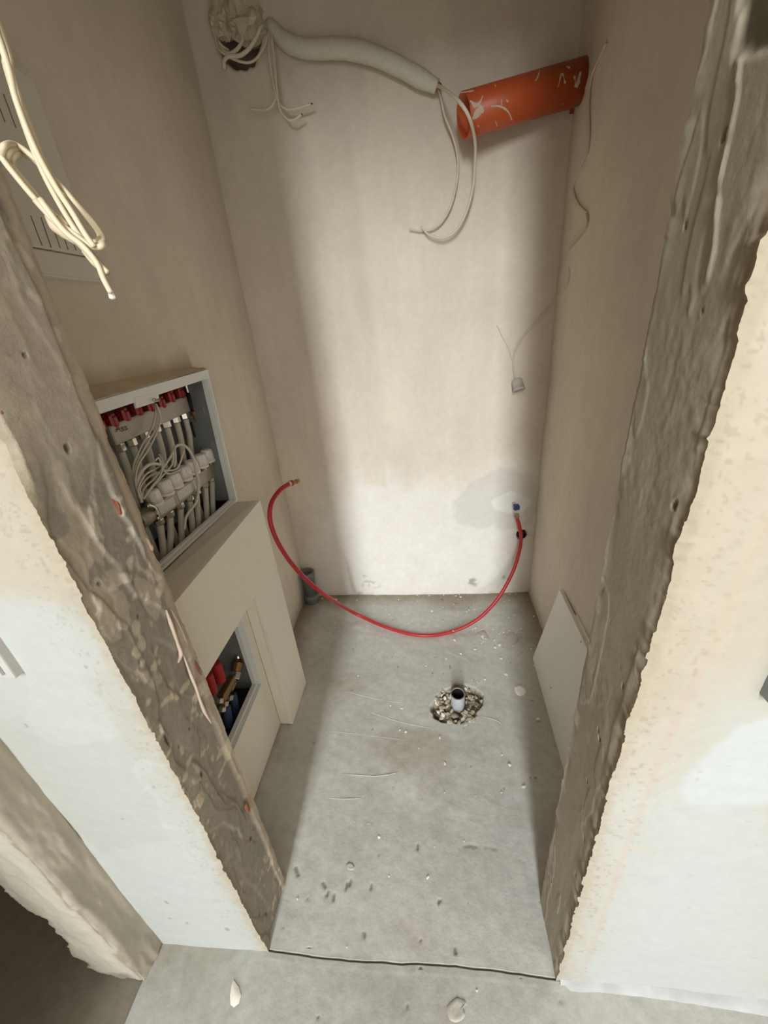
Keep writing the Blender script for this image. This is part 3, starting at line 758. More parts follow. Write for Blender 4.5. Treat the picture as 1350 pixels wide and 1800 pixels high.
# handwriting on the bar
def stroke(pts, par):
    P = [on_x(*Z4(a, b), XU+0.0172) for a, b in pts]
    return tube('marking', P, 0.0007, 'ink', par, 5, 3)
for st in ([(222, 572), (236, 535), (250, 560)], [(226, 556), (244, 548)],
           [(256, 541), (270, 535), (268, 546), (262, 548), (274, 550), (272, 562), (258, 566)],
           [(284, 537), (294, 528), (298, 553)], [(287, 557), (308, 546)]):
    stroke(st, ob)

la, lb_ = on_x(*Z4(470, 1165), XLW), on_x(*Z4(950, 805), XLW)
lower = thing('heating_manifold', (XLW, 0.6, float(la[2])), 'lower steel manifold bar carrying seven white actuator caps', 'manifold')
ob2, eL, upL, sxL = bar('bar', la, lb_, 0.042, 0.030, 'steel', lower, 0.006)
for a, b, c_, d_ in ((530, 1135, 640, 1065), (665, 1035, 790, 945)):
    A0, B0 = on_x(*Z4(a, b), XLW+0.0155), on_x(*Z4(c_, d_), XLW+0.0155)
    bar('label_plate', A0, B0, 0.026, 0.002, 'foil', ob2, 0.0005)
act_px = [(490, 1040), (572, 968), (642, 918), (712, 865), (768, 822), (830, 778), (878, 740)]
for k, (a, b) in enumerate(act_px):
    c = on_x(*Z4(a, b), XLW+0.004)
    base = c-upL*0.020
    ac = lathe('actuator_cap', base, upL, [(0.008, 0.0186), (0.036, 0.0172), (0.0395, 0.0155), (0.0415, 0.011)], 'white_plastic', lower, 20, True)
    lathe('collar', base, upL, [(0, 0.0188), (0.0065, 0.0194), (0.0075, 0.0180)], 'white_plastic', ac, 20)
    for t in range(10):
        an = 2*math.pi*t/10
        n1 = sxL*math.cos(an)+eL*math.sin(an)
        tube('grip_rib', [base+upL*0.010+n1*0.0184, base+upL*0.034+n1*0.0172], 0.0009, 'white_plastic', ac, 5, 1)
    lathe('stem', base-upL*0.012, upL, [(0, 0.011), (0.012, 0.011)], 'nickel', ac, 12)
nut2 = [(530, 1215), (605, 1160), (678, 1100), (745, 1045), (795, 1000), (858, 950), (908, 905)]
for k, (a, b) in enumerate(nut2):
    c = on_x(*Z4(a, b), XLW)
    nt_ = hexnut('compression_nut', c-upL*0.008, upL, 0.0125, 0.016, 'nickel', lower)
    lathe('collar', c+upL*0.006, upL, [(0, 0.0085), (0.012, 0.0085)], 'nickel', nt_, 14)
    kk = ('leftmost', 'second', 'third', 'fourth', 'fifth', 'sixth', 'rightmost')[k]
    e = on_x(*Z4(*((560, 1520), (590, 1500), (690, 1400), (775, 1330), (815, 1290), (875, 1220), (925, 1170))[k]), XLW); e = e+(e-c)*0.25
    o = tube('heating_pipe', [c-upL*0.006, c*0.5+e*0.5+np.array([0, (0.006, 0.010, 0.004, 0.002, 0.003, 0.002, -0.004)[k], 0]), e], 0.0084, 'pex', None, 12)
    tag(o, f'{kk} pale plastic heating pipe running down from the lower manifold bar', 'pipe', 'pipes under the lower manifold bar')
# end fittings
v0 = on_x(*Z4(938, 700), XLW-0.004)
vent = lathe('air_vent', v0-np.array([0, 0, 0.018]), (0, 0, 1), [(0, 0.0105), (0.034, 0.0105), (0.036, 0.008)], 'nickel', lower, 16, True)
lathe('vent_knob', v0+np.array([0, 0, 0.018]), (0, 0, 1), [(0, 0.006), (0.009, 0.006), (0.011, 0.004)], 'black_rubber', vent, 10)
lathe('end_cap', lb_, eL, [(0, 0.020), (0.007, 0.020), (0.010, 0.012)], 'black_rubber', lower, 18)
r0 = on_x(*Z4(985, 855), XLW); lathe('drain_cap', r0-np.array([0, 0.004, 0]), (0.2, 1, 0), [(0, 0.010), (0.010, 0.010), (0.012, 0.007)], 'red_plastic', lower, 12)
tube('elbow', [on_x(*Z4(945, 790), XLW), on_x(*Z4(958, 840), XLW), on_x(*Z4(962, 885), XLW)], 0.007, 'nickel', lower, 10, 4)
lathe('end_cap', la+eL*0.004, -eL, [(0, 0.022), (0.008, 0.022), (0.014, 0.014)], 'black_rubber', lower, 18)
# black-and-white bracket strap at the left end of the bar and the grey ball valve body
st = [on_x(*Z4(a, b), XLW+0.019) for a, b in ((440, 1098), (485, 1110), (512, 1150), (525, 1200))]
strap = tube('bracket_strap', st, 0.006, 'nickel', lower, 8, 5)
for a, b in ((495, 1130), (518, 1175)):
    h = on_x(*Z4(a, b), XLW+0.0245); lathe('strap_hole', h, (1, 0, 0.1), [(0, 0.003), (0.0012, 0.003)], 'dark', strap, 10)
vb = on_x(*Z4(440, 1175), XLW); lathe('ball_valve', vb-eL*0.03, eL, [(0, 0.016), (0.01, 0.021), (0.04, 0.021), (0.046, 0.014)], 'steel', lower, 18, True)

# ---- sensor cables looped over the actuators
cables = [
    [(500, 365), (505, 430), (480, 540), (410, 660), (350, 800), (345, 900), (365, 980), (400, 1060)],
    [(505, 365), (525, 430), (510, 540), (440, 660), (370, 800), (352, 900), (372, 1000), (402, 1075)],
    [(510, 370), (540, 470), (510, 580), (450, 700), (385, 800), (360, 920), (385, 1040)],
    [(405, 1075), (372, 960), (400, 860), (470, 800), (560, 800), (620, 740), (650, 675), (710, 665), (770, 740), (800, 860), (815, 950), (800, 1070), (730, 1170), (710, 1270)],
    [(405, 1070), (380, 980), (430, 880), (530, 820), (600, 770), (640, 690), (650, 760), (640, 820)],
    [(410, 1050), (395, 970), (460, 890), (560, 850), (660, 830), (710, 700)],
    [(415, 1040), (420, 980), (500, 900), (580, 800), (630, 720), (625, 800), (560, 880), (470, 980), (420, 1050)],
    [(530, 730), (555, 780), (540, 880), (480, 960), (430, 1030)],
    [(500, 775), (530, 760), (555, 830), (600, 870), (690, 840)],
]
lbls = ['thin white sensor cable dropping leftmost from the lock tab', 'thin white sensor cable in the middle of the three dropping from the lock tab',
        'thin white sensor cable dropping rightmost from the lock tab', 'thicker white sensor cable arching over the actuators and hanging in front of the lower pipes',
        'white sensor cable kinked above the middle actuators', 'white sensor cable running back to a pipe above the fourth actuator', 'white sensor cable folded in a long loop behind the left actuators',
        'short white sensor cable end curling up above the second actuator', 'white sensor cable bent sideways along the actuator tops']
for k, pts in enumerate(cables):
    n = len(pts); P = []
    for i, (a, b) in enumerate(pts):
        t = i/(n-1); dep = XLW+0.030+0.010*math.sin(k*1.7+i*1.1)
        if k < 3: dep = np.interp(t, [0, 0.25, 1], [XC-0.042, XLW+0.022, XLW+0.028])+0.004*k
        P.append(on_x(*Z4(a, b), dep))
    o = tube('sensor_cable', P, 0.0038 if k == 3 else 0.0023, 'sensor_cable', None, 8, 8)
    tag(o, lbls[k], 'cable', 'sensor cables in the upper cabinet')

# ================================================================== BOXING BELOW THE CABINET
XB, XRC = -0.422, -0.468
boxing = thing('plasterboard_boxing', (XB, 0.5, 0.0), 'cream painted plasterboard boxing with an open recess along the left wall', 'boxing')
prism('front_board', [(0.14, 0.584), (0.566, 0.585), (0.565, 0.001), (0.62, -0.001), (0.70, 0.002), (0.745, 0.001), (0.735, 0.815), (0.14, 0.800)], 0, XB-0.0125, XB, 'plasterboard', boxing, 0.0008)
hexa('shelf_board', [(XB-0.0125, 0.14, 0.788), (XB-0.0125, 0.735, 0.802), (XC-0.005, 0.790, 0.777), (XC-0.005, 0.14, 0.772)] +
     [(XB-0.0125, 0.14, 0.7995), (XB-0.0125, 0.735, 0.8145), (XC-0.005, 0.790, 0.7875), (XC-0.005, 0.14, 0.7925)], 'plasterboard', boxing)
hexa('end_board', [(XB-0.0125, 0.745, 0.001), (WL+0.004, 0.812, 0.001), (WL+0.004, 0.812, 0.78), (XB-0.0125, 0.7355, 0.80)] +
     [(XB-0.0125, 0.733, 0.001), (WL+0.004, 0.800, 0.001), (WL+0.004, 0.800, 0.78), (XB-0.0125, 0.7235, 0.80)], 'plasterboard', boxing)
box('reveal_board', (XRC+0.0005, 0.5655, 0.002), (XB-0.013, 0.577, 0.584), 'plasterboard', boxing)
box('soffit_board', (XRC+0.0005, 0.14, 0.5855), (XB-0.013, 0.577, 0.597), 'plasterboard', boxing)
prism('back_board', [(0.14, 0.004), (0.565, 0.002), (0.565, 0.60), (0.531, 0.60), (0.531, 0.247), (0.14, 0.236)], 0, XRC-0.0125, XRC, 'plasterboard', boxing, 0.0008)

# ---- lower cabinet in the recess
cab2 = thing('meter_cabinet', (XRC, 0.35, 0.24), 'small white framed cabinet low in the boxing recess with brass fittings inside', 'cabinet')
q2 = [(0.14, 0.585), (0.5305, 0.585), (0.5305, 0.2475), (0.14, 0.237)]
frame_bars(q2, (0.007, 0.007, 0.007, 0.012), XRC-0.010, XRC+0.002, 'enamel', cab2)
q3 = quad_lerp(q2, 0.003, 0.004, 0.004, 0.004)
frame_bars(q3, (0.010, 0.011, 0.012, 0.014), XRC-0.026, XRC-0.0105, 'enamel', cab2, 'inner_lip')
XB2 = -0.566
q4 = quad_lerp(q2, 0.0, 0.002, -0.02, 0.0)
for a, b, nm in ((1, 2, 'side_panel'),):
    n2 = quad_lerp(q4, 0.002, 0.002, 0.002, 0.002); c = [q4[a], q4[b], n2[b], n2[a]]
    hexa(nm, [P3(XB2, p) for p in c]+[P3(XRC-0.0265, p) for p in c], 'galvanised', cab2)
hexa('back_panel', [P3(XB2-0.002, p) for p in q4]+[P3(XB2, p) for p in q4], 'galvanised', cab2)
q5 = [q4[2], q4[3]]
hexa('floor_panel', [P3(XB2, q4[2]), P3(XB2, q4[3]), P3(XRC-0.027, q4[3]), P3(XRC-0.027, q4[2])] +
     [P3(XB2, np.array(q4[2])+[0, .003]), P3(XB2, np.array(q4[3])+[0, .003]), P3(XRC-0.027, np.array(q4[3])+[0, .003]), P3(XRC-0.027, np.array(q4[2])+[0, .003])], 'dark', cab2)
def Z8(a, b): return 350+a/7.2, 1080+b/7.2
XV = -0.520
vl = thing('brass_valve_set', (XV, 0.45, 0.3), 'brass valve assembly with a pale tee fitting inside the low cabinet', 'valve')
a0, a1 = on_x(*Z8(470, 460), XV), on_x(*Z8(510, 590), XV)
lathe('threaded_neck', a1, a0-a1, [(0, 0.010), (0.004, 0.0125), (0.020, 0.0125), (0.026, 0.010), (0.03, 0.010)], 'nickel', vl, 16)
b0 = on_x(*Z8(475, 650), XV)
lathe('valve_body', b0-np.array([0.0, 0.016, 0.012]), (0.1, 0.75, 0.6), [(0, 0.013), (0.006, 0.017), (0.03, 0.017), (0.038, 0.012)], 'brass', vl, 12)
c0 = on_x(*Z8(460, 760), XV+0.004)
hexnut('union_nut', c0-np.array([0, 0.012, 0.008]), (0, 0.85, 0.5), 0.016, 0.022, 'nickel', vl)
lathe('hand_wheel', on_x(*Z8(590, 690), XV+0.006), (0.2, 1, 0.3), [(0, 0.006), (0.008, 0.009), (0.014, 0.009), (0.016, 0.005)], 'black_rubber', vl, 12)
d0, d1 = on_x(*Z8(425, 800), XV), on_x(*Z8(275, 1070), XV)
bar('body_bar', d0, d1, 0.026, 0.022, 'brass', vl, 0.004)
d2, d3 = on_x(*Z8(455, 860), XV+0.008), on_x(*Z8(400, 960), XV+0.008)
bar('side_bar', d2, d3, 0.012, 0.010, 'brass', vl, 0.003)
for a, b in ((270, 1075), (335, 1115), (300, 1185), (395, 1040)):
    e = on_x(*Z8(a, b), XV+0.006); hexnut('union_nut', e-np.array([0, 0.006, 0.006]), (0.1, 0.6, 0.8), 0.0105, 0.014, 'nickel', vl)
k0 = on_x(*Z8(450, 400), XB2+0.004); lathe('wall_plug', k0, (1, 0, 0), [(0, 0.007), (0.004, 0.007)], 'black_rubber', vl, 10)
for lab, pts, m, r in (('thick red insulated pipe in the low cabinet, nearer the brass valve', [(200, 620), (250, 740), (275, 850)], 'red_sleeve', 0.0145),
                       ('second red insulated pipe in the low cabinet, at the mortar jamb', [(110, 760), (150, 860), (185, 990)], 'red_sleeve', 0.0115),
                       ('blue insulated pipe in the low cabinet, nearer the mortar jamb', [(345, 1170), (365, 1290), (380, 1420)], 'blue_sleeve', 0.0125),
                       ('blue insulated pipe in the low cabinet, behind the other blue one', [(425, 1010), (450, 1110), (470, 1230)], 'blue_sleeve', 0.0110)):
    o = tube('insulated_pipe', [on_x(*Z8(*p), XV-0.006) for p in pts], r, m, None, 14, 6)
    tag(o, lab, 'pipe', 'insulated pipes in the low cabinet')

# ================================================================== DISTRIBUTION BOARD
XD = WL+0.024
dB = thing('distribution_board', (WL, 0.42, 1.39), 'pale plastic distribution board with slotted door high on the left wall', 'fuse box')
box('body', (WL-0.004, 0.20, 1.400), (XD-0.006, 0.548, 1.716), 'board_plastic', dB, 0.004)
dr = box('door', (XD-0.006, 0.204, 1.442), (XD, 0.540, 1.702), 'board_plastic', dB, 0.0015)
box('cover_strip', (XD-0.006, 0.204, 1.404), (XD, 0.544, 1.4395), 'board_plastic', dB, 0.0015)
def slot(px0, py0, px1, py1):
    a, b = on_x(px0, py0, XD+0.0003), on_x(px1, py1, XD+0.0003)
    tube('vent_slot', [a, b], 0.0007, 'slot_dark', dr, 6, 1)
for s in ((54, 379, 74, 432), (72, 382, 90, 435), (90, 390, 106, 436), (110, 410, 120, 439), (128, 425, 134, 440), (6, 165, 28, 225), (-8, 170, 9, 215)):
    slot(*s)

# ================================================================== HANGING CABLE COIL IN THE DOORWAY
YC = 0.045
coil = thing('cable_coil', tuple(on_y(195, 515, YC)), 'bright cream cables hanging looped and taped in the left of the doorway', 'cable')
def C3(pts, y=YC): return [on_y(a, b, yy if False else y+0.006*math.sin(i*1.3)) for i, (a, b) in enumerate(pts)]
top = on_y(-20, 20, YC)
up0 = [np.array([top[0]-0.01, YC, LINTEL]), np.array([top[0]-0.004, YC, 1.75])]
strands = [
    [(-8, 45), (12, 120), (38, 205), (70, 290), (100, 350), (130, 400), (152, 428)],
    [(0, 50), (20, 128), (48, 210), (80, 290), (112, 355), (142, 408), (160, 432)],
    [(-4, 62), (28, 175), (62, 262), (96, 325), (126, 372), (150, 412), (166, 434)],
]
yo = (0.0, 0.008, -0.008)
for k, pts in enumerate(strands):
    P = [on_y(a, b, YC+yo[k]+0.002*math.sin(i)) for i, (a, b) in enumerate(pts)]
    tube('strand', [np.array([P[0][0]-0.012, P[0][1], LINTEL+0.01]), np.array([P[0][0]-0.003, P[0][1], P[0][2]+0.12])]+P, 0.0023, 'cable', coil, 10, 6)
# two and a half long turns of the coil, closed at both ends
loopA = [(2, 272), (8, 256), (28, 255), (58, 276), (92, 310), (132, 355), (164, 392), (181, 418), (180, 431), (164, 434), (136, 415), (100, 388), (62, 350), (25, 306), (5, 280)]
for k, (dx, dy, kx) in enumerate(((0, 0, 1.0), (8, 8, 0.93), (15, 10, 0.86))):
    P = []
    for i, (a, b) in enumerate(loopA):
        a2, b2 = 92+(a-92)*kx+dx*0.4, 345+(b-345)*kx+dy*0.4
        back = 0.014 if 2 <= i <= 7 else -0.004
        P.append(on_y(a2, b2, YC+back+0.005*k))
    tube('loop', P+[P[0]], 0.0023, 'cable', coil, 10, 6)
for k, pts in enumerate(([(62, 352), (95, 388), (125, 415), (150, 440), (178, 468), (190, 480)], [(70, 350), (112, 405), (145, 432), (170, 462), (182, 490), (195, 515)])):
    tube('tail', [on_y(a, b, YC-0.006-0.004*k) for a, b in pts], 0.0024, 'cable', coil, 10, 6)
tape = [on_y(a, b, YC+0.004) for a, b in ((84, 378), (100, 395), (118, 410), (140, 428))]
tube('tape_wrap', tape, [0.003, 0.0068, 0.0058, 0.003], 'cable', coil, 9, 5)
tube('tape_wrap', [on_y(a, b, YC) for a, b in ((150, 440), (168, 460), (188, 480))], [0.0035, 0.0044, 0.0028], 'cable', coil, 9, 5)
tube('tape_tag', [on_y(a, b, YC) for a, b in ((104, 380), (116, 400))], [0.002, 0.005], 'cable', coil, 6, 3)
tip = on_y(195, 515, YC-0.006); lathe('cable_end', tip, ray(4, 900)*0+np.array([0.02, 0, -1]), [(0, 0.0024), (0.004, 0.0028), (0.005, 0.0015)], 'crumb', coil, 8)

# ================================================================== CABLES IN THE UPPER CORNER
hole = on_y(417, 55, WB)
bag = thing('crumpled_bag', (hole[0], WB, hole[2]-0.08), 'crumpled dusty plastic stuffed into the wall opening in the upper left corner', 'plastic bag')
def crumple(name, c, s, seed, par):
    bm = bmesh.new(); bmesh.ops.create_icosphere(bm, subdivisions=3, radius=1.0)
    co = np.array([v.co[:] for v in bm.verts])
    n = np.abs(fbm(co[:, 0]*1.6+seed, co[:, 1]*1.6+4, co[:, 2]*1.6+7, oct=2, seed=seed)-0.5)*2
    n2 = np.abs(fbm(co[:, 0]*4+seed, co[:, 1]*4, co[:, 2]*4+3, oct=2, seed=seed+5)-0.5)*2
    r = 1.15-0.75*n**0.8-0.15*n2
    for v, rr in zip(bm.verts, r): v.co = Vector((v.co.x*rr*s[0]+c[0], v.co.y*rr*s[1]+c[1], v.co.z*rr*s[2]+c[2]))
    me = bpy.data.meshes.new(name); bm.to_mesh(me); bm.free()
    return link(name, me, 'bag', par)
b1 = on_y(430, 35, WB-0.01); crumple('fold', (b1[0], WB-0.005, b1[2]), (0.062, 0.05, 0.055), 3, bag)
b2 = on_y(395, 28, WB-0.01); crumple('fold', (b2[0], WB-0.012, b2[2]), (0.036, 0.035, 0.05), 8, bag)
b3 = on_y(380, 42, WB-0.02); crumple('fold', (b3[0], WB-0.015, b3[2]), (0.024, 0.022, 0.034), 12, bag)
def Zc2(a, b): return 350+a/9.0, b/9.0
corner = [
    ('thick pale cable sweeping in an arc below the crumpled plastic', [(1000, 290), (985, 420), (900, 600), (780, 780), (640, 880), (470, 890), (400, 960), (400, 1090)], 0.0052, 0.035),
    ('pale cable looping lowest under the crumpled plastic', [(1060, 330), (1085, 560), (1020, 760), (900, 930), (780, 990), (640, 970), (470, 900), (330, 800), (270, 660), (240, 480)], 0.0032, 0.03),
    ('short pale cable curling inside the wall opening', [(620, 380), (680, 520), (680, 650), (600, 780), (480, 850), (380, 800), (300, 660), (250, 520)], 0.0048, 0.022),
    ('thin cable looped at the left rim of the wall opening', [(240, 500), (300, 640), (380, 740), (470, 790)], 0.0030, 0.03),
]
for lab, pts, r, d in corner:
    n = len(pts)
    P = [on_y(*Zc2(a, b), WB-d-0.018*math.sin(math.pi*i/(n-1))) for i, (a, b) in enumerate(pts)]
    P[0][1] = WB+0.005
    tag(tube('corner_cable', P, r, 'cable_grey', None, 8, 7), lab, 'cable', 'cables in the upper left corner')
def Zs(a, b): return 340+a/3.0, b/3.0
for lab, pts, off in (('thin wire of the dropping bundle that bends left at its end', [(385, 95), (400, 200), (415, 350), (430, 450), (432, 515), (412, 560), (370, 580), (300, 572)], 0.0),
                      ('thin wire of the dropping bundle ending in a bare tip on the right', [(392, 95), (410, 200), (425, 350), (436, 470), (450, 540), (490, 575), (545, 572), (620, 548)], 0.004),
                      ('thin wire of the dropping bundle hanging lowest', [(398, 95), (415, 200), (430, 350), (440, 470), (455, 570), (490, 625), (525, 634), (570, 604)], 0.008),
                      ('short thin wire that hides in the dropping bundle', [(395, 95), (398, 250), (412, 380), (430, 480), (440, 530)], 0.012)):
    n = len(pts)
    P = [on_y(*Zs(a, b), WB-0.03-off-0.02*min(1, i/3)) for i, (a, b) in enumerate(pts)]; P[0][1] = WB+0.004
    o = tube('bell_wire', P, 0.0034, 'cable_grey', None, 8, 7)
    tag(o, lab, 'wire', 'wire bundle dropping from the wall opening')
    if 'bare tip' in lab or 'lowest' in lab:
        tube('bare_tip', [P[-1], P[-1]+(P[-1]-P[-2])*0.10], 0.0018, 'ink', o, 6, 1)

# white insulating sleeve with two wires
sl = thing('insulated_duct', tuple(on_y(640, 100, WB)), 'thick white insulating sleeve sagging across the top of the back wall', 'duct')
sp = [(385, 100), (420, 150), (480, 215), (560, 250), (640, 258), (760, 254), (880, 270), (1000, 312), (1100, 360), (1200, 415), (1285, 458)]
SP = [on_y(*Zs(a, b), WB-0.004-0.032*min(1, (i+0.4)/3)) for i, (a, b) in enumerate(sp)]
SP[0][1] = WB+0.01
path = spline(SP, 8); nn = len(path)
rads = np.interp(np.linspace(0, 1, nn), [0, 0.08, 0.25, 0.6, 0.9, 1], [0.011, 0.017, 0.022, 0.024, 0.023, 0.017])
rads = rads*(1+0.07*(fbm(np.arange(nn)*0.4, np.arange(nn)*0.0, oct=3, seed=701)-0.5)*2)
v, f = tube_vf(path, list(rads), 16); mesh('sleeve', v, f, 'sleeve', sl, True)
lathe('inner_pipe', path[-1]-(path[-1]-path[-2])*0.1, path[-1]-path[-2], [(0, 0.012), (0.004, 0.012), (0.012, 0.010)], 'brass', sl, 12)
def Zw(a, b): return 700+a/3.0, 60+b/3.0
w1 = [(205, 268), (250, 295), (320, 355), (375, 440), (405, 560), (405, 680), (392, 820), (355, 950), (300, 1040), (235, 1075), (165, 1060), (120, 1015)]
w2 = [(208, 280), (225, 330), (245, 430), (285, 530), (312, 640), (312, 760), (280, 900), (230, 990), (175, 1030), (110, 1037), (58, 1028)]
for pts, r, dd in ((w1, 0.0046, [0.036, 0.13, 0.215, 0.22, 0.15, 0.10, 0.07, 0.055, 0.045, 0.04, 0.035, 0.03]), (w2, 0.0034, [0.034, 0.05, 0.05, 0.045, 0.04, 0.035, 0.03, 0.026, 0.022, 0.02, 0.02])):
    P = [on_y(*Zw(a, b), WB-d) for (a, b), d in zip(pts, dd)]
    tube('wire', P, [r, r, r, r*0.85, r*0.6], 'cable_grey', sl, 8, 8)

# ================================================================== ORANGE PIPE
ol, orr = on_y(815, 204, 1.155), on_y(1010, 147, 1.245)
orr = orr+(orr-ol)/np.linalg.norm(orr-ol)*0.035
axis = ol-orr; L = np.linalg.norm(axis); axis = axis/L
op = thing('drain_pipe', tuple(orr), 'orange plastic drain pipe sticking out of the right wall near the back corner', 'pipe')
RO = 0.0495
lathe('pipe_wall', orr, axis, [(0, RO), (L, RO), (L+0.0005, RO-0.001), (L, RO-0.0032), (0, RO-0.0032)], 'orange_pvc', op, 48, True)
hb = np.array([0, 0, 1.0]); n1 = np.cross(axis, hb); n1 /= np.linalg.norm(n1); n2 = np.cross(axis, n1)
def cyl_pt(t, a, r): return orr+axis*t+r*(math.cos(a)*n1+math.sin(a)*n2)
def cyl_solve(px, py):
    """where the ray meets the pipe"""
    d = ray(px, py); w = CAM-orr
    dp = d-axis*np.dot(d, axis); wp = w-axis*np.dot(w, axis)
    A_, B_, C_ = dp@dp, 2*dp@wp, wp@wp-RO*RO
    disc = B_*B_-4*A_*C_
    s = (-B_-math.sqrt(max(disc, 0)))/(2*A_); p = CAM+d*s; q_ = p-orr
    return np.dot(q_, axis), math.atan2(np.dot(q_, n2), np.dot(q_, n1))
def smear(pts, w):
    ta = [cyl_solve(*Zw(a, b)) for a, b in pts]
    ta = spline([np.array([t, a, 0]) for t, a in ta], 5); n = len(ta)
    ws = np.interp(np.linspace(0, 1, n), np.linspace(0, 1, len(w)), w); V, Fc = [], []
    for i, p in enumerate(ta):
        d = ta[min(i+1, n-1)]-ta[max(i-1, 0)]; d = np.array([d[0], d[1]*RO]); d /= np.linalg.norm(d)+1e-9
        nn_ = np.array([-d[1], d[0]/RO]); j = 1+0.35*random.uniform(-1, 1)
        for s_, h in ((-1, 0.0001), (0, 0.0011), (1, 0.0001)):
            V.append(cyl_pt(p[0]+nn_[0]*ws[i]*s_*j, p[1]+nn_[1]*ws[i]*s_*j, RO+h))
        if i:
            b_ = (i-1)*3; Fc += [(b_, b_+1, b_+4, b_+3), (b_+1, b_+2, b_+5, b_+4)]
    mesh('plaster_smear', V, Fc, 'smear', op, True)
smear([(840, 280), (880, 255), (930, 225), (962, 200)], [0.0008, 0.004, 0.006, 0.004])
smear([(722, 250), (738, 220), (746, 185)], [0.001, 0.002, 0.001])
smear([(392, 450), (420, 415), (435, 400), (450, 410)], [0.003, 0.010, 0.011, 0.003])
smear([(380, 350), (405, 375), (430, 360), (446, 325)], [0.002, 0.005, 0.003, 0.001])
smear([(490, 380), (540, 382), (580, 410), (600, 455)], [0.0012, 0.0020, 0.0018, 0.0010])
smear([(545, 345), (545, 375)], [0.0012, 0.0016]); smear([(512, 455), (522, 485)], [0.001, 0.0015])
smear([(888, 170), (906, 178)], [0.0030, 0.0030]); smear([(570, 348), (580, 356)], [0.0018, 0.0018])
smear([(508, 268), (516, 274)], [0.0015, 0.0015]); smear([(330, 310), (380, 300), (400, 298)], [0.002, 0.004, 0.001])
smear([(418, 480), (426, 490)], [0.001, 0.001])
cl = on_x(1007, 187, WR-0.004)
tag(mesh('orange_offcut', *(lambda c: ([c+np.array(d) for d in ((-0.006, -0.012, 0.012), (-0.006, 0.012, 0.012), (-0.007, 0.002, -0.016), (0.004, -0.012, 0.012), (0.004, 0.012, 0.012), (0.004, 0.002, -0.016))],
    [(0, 2, 1), (3, 4, 5), (0, 1, 4, 3), (1, 2, 5, 4), (2, 0, 3, 5)]))(cl), 'orange_pvc_edge'), 'small dark orange plastic shard under the wall end of the drain pipe', 'shard')

# ================================================================== HALF-BURIED LAMP CABLE
bc = thing('lamp_cable', tuple(on_y(912, 690, WB)), 'thin plastered-over lamp cable running down the right wall to a holder on the back wall', 'cable')
P = [on_x(a, b, WR-0.004) for a, b in ((1066, 75), (1055, 100), (1040, 135), (1035, 180), (1036, 230), (1033, 265), (1024, 285), (1013, 310), (1008, 335), (1018, 360), (1033, 374))]
tube('cable_run', P, 0.0030, 'cable_grey', bc, 8, 6)
P = [on_x(a, b, WR-0.002) for a, b in ((1033, 374), (1034, 392), (1026, 408), (1010, 428), (1001, 438))]
tube('cable_run', P, [0.006, 0.004, 0.0026], 'smear', bc, 8, 6)
P = [on_x(1000, 470, WR), on_x(1001, 485, WR-0.001), on_x(995, 505, WR-0.001), on_y(978, 522, WB-0.002)]+[on_y(a, b, WB-0.004) for a, b in ((960, 545), (938, 570), (920, 590), (907, 612), (902, 635))]+[on_y(904, 655, WB-0.012), on_y(907, 668, WB-0.02)]
tube('cable_run', P, [0.002, 0.0035, 0.0045, 0.0032, 0.003], 'cable_grey', bc, 8, 6)
P = [on_y(a, b, WB-0.003) for a, b in ((874, 572), (882, 590), (895, 615), (899, 632))]
tube('cable_run', P, 0.0018, 'cable_grey', bc, 6, 5)
s0 = on_y(908, 666, WB-0.030)
hd = lathe('lamp_holder', s0, np.array([0.22, -0.45, -1.0]), [(0, 0.010), (0.003, 0.0175), (0.014, 0.0200), (0.036, 0.0208), (0.0365, 0.0230), (0.045, 0.0230), (0.0452, 0.0175), (0.022, 0.016)], 'holder', bc, 24, True)

# ================================================================== RED HOSE AND ITS VALVE
hose = thing('red_hose', (0.04, 1.01, 0.0), 'red rubber hose slung in a wide loop from the back wall, other end free', 'hose')
hp = [on_y(908, 908, WB-0.062), on_y(913, 925, WB-0.075), on_y(916, 945, WB-0.09), on_y(912, 972, WB-0.11), on_y(900, 1008, WB-0.15),
      on_y(875, 1052, WB-0.20), on_y(840, 1088, WB-0.25)]
hp += [on_z(795, 1110, 0.010), on_z(740, 1117, 0.0095), on_z(680, 1103, 0.014), on_z(620, 1076, 0.045)]
hp += [on_x(a, b, x) for a, b, x in ((575, 1048, -0.318), (540, 1020, -0.362), (510, 987, -0.396), (487, 950, -0.418), (475, 915, -0.428), (477, 885, -0.424), (493, 861, -0.405), (512, 849, -0.382))]
tube('hose_body', hp, 0.0079, 'red_rubber', hose, 14, 8)
e0, e1 = on_x(510, 850, -0.384), on_x(530, 844, -0.360)
ax = e1-e0
lathe('ferrule', e0, ax, [(0, 0.0105), (0.012, 0.0105), (0.012, 0.009)], 'red_rubber', hose, 14, True)
lathe('brass_nipple', e0+ax*0.28, ax, [(0, 0.007), (0.012, 0.007), (0.0125, 0.0088), (0.026, 0.0088), (0.0262, 0.0055), (0.016, 0.005)], 'brass', hose, 6)
lathe('ferrule', e0-ax/np.linalg.norm(ax)*0.008, ax, [(0, 0.0098), (0.004, 0.0108), (0.008, 0.0098)], 'smear', hose, 14, True)
for a, b in ((603, 1068), (797, 1111)):
    c = on_z(a, b, 0.015 if a > 700 else 0.055)
    me = lump_mesh('plaster_fleck', 'smear', a, 0.6); o = link('plaster_fleck', me, None, hose); o.location = tuple(c+np.array([0, 0, 0.006])); o.scale = (0.006, 0.005, 0.003)
vv = thing('wall_valve', tuple(on_y(907, 897, WB)), 'small wall valve with blue cap feeding the red hose', 'valve')
wv = on_y(907, 893, WB-0.045)
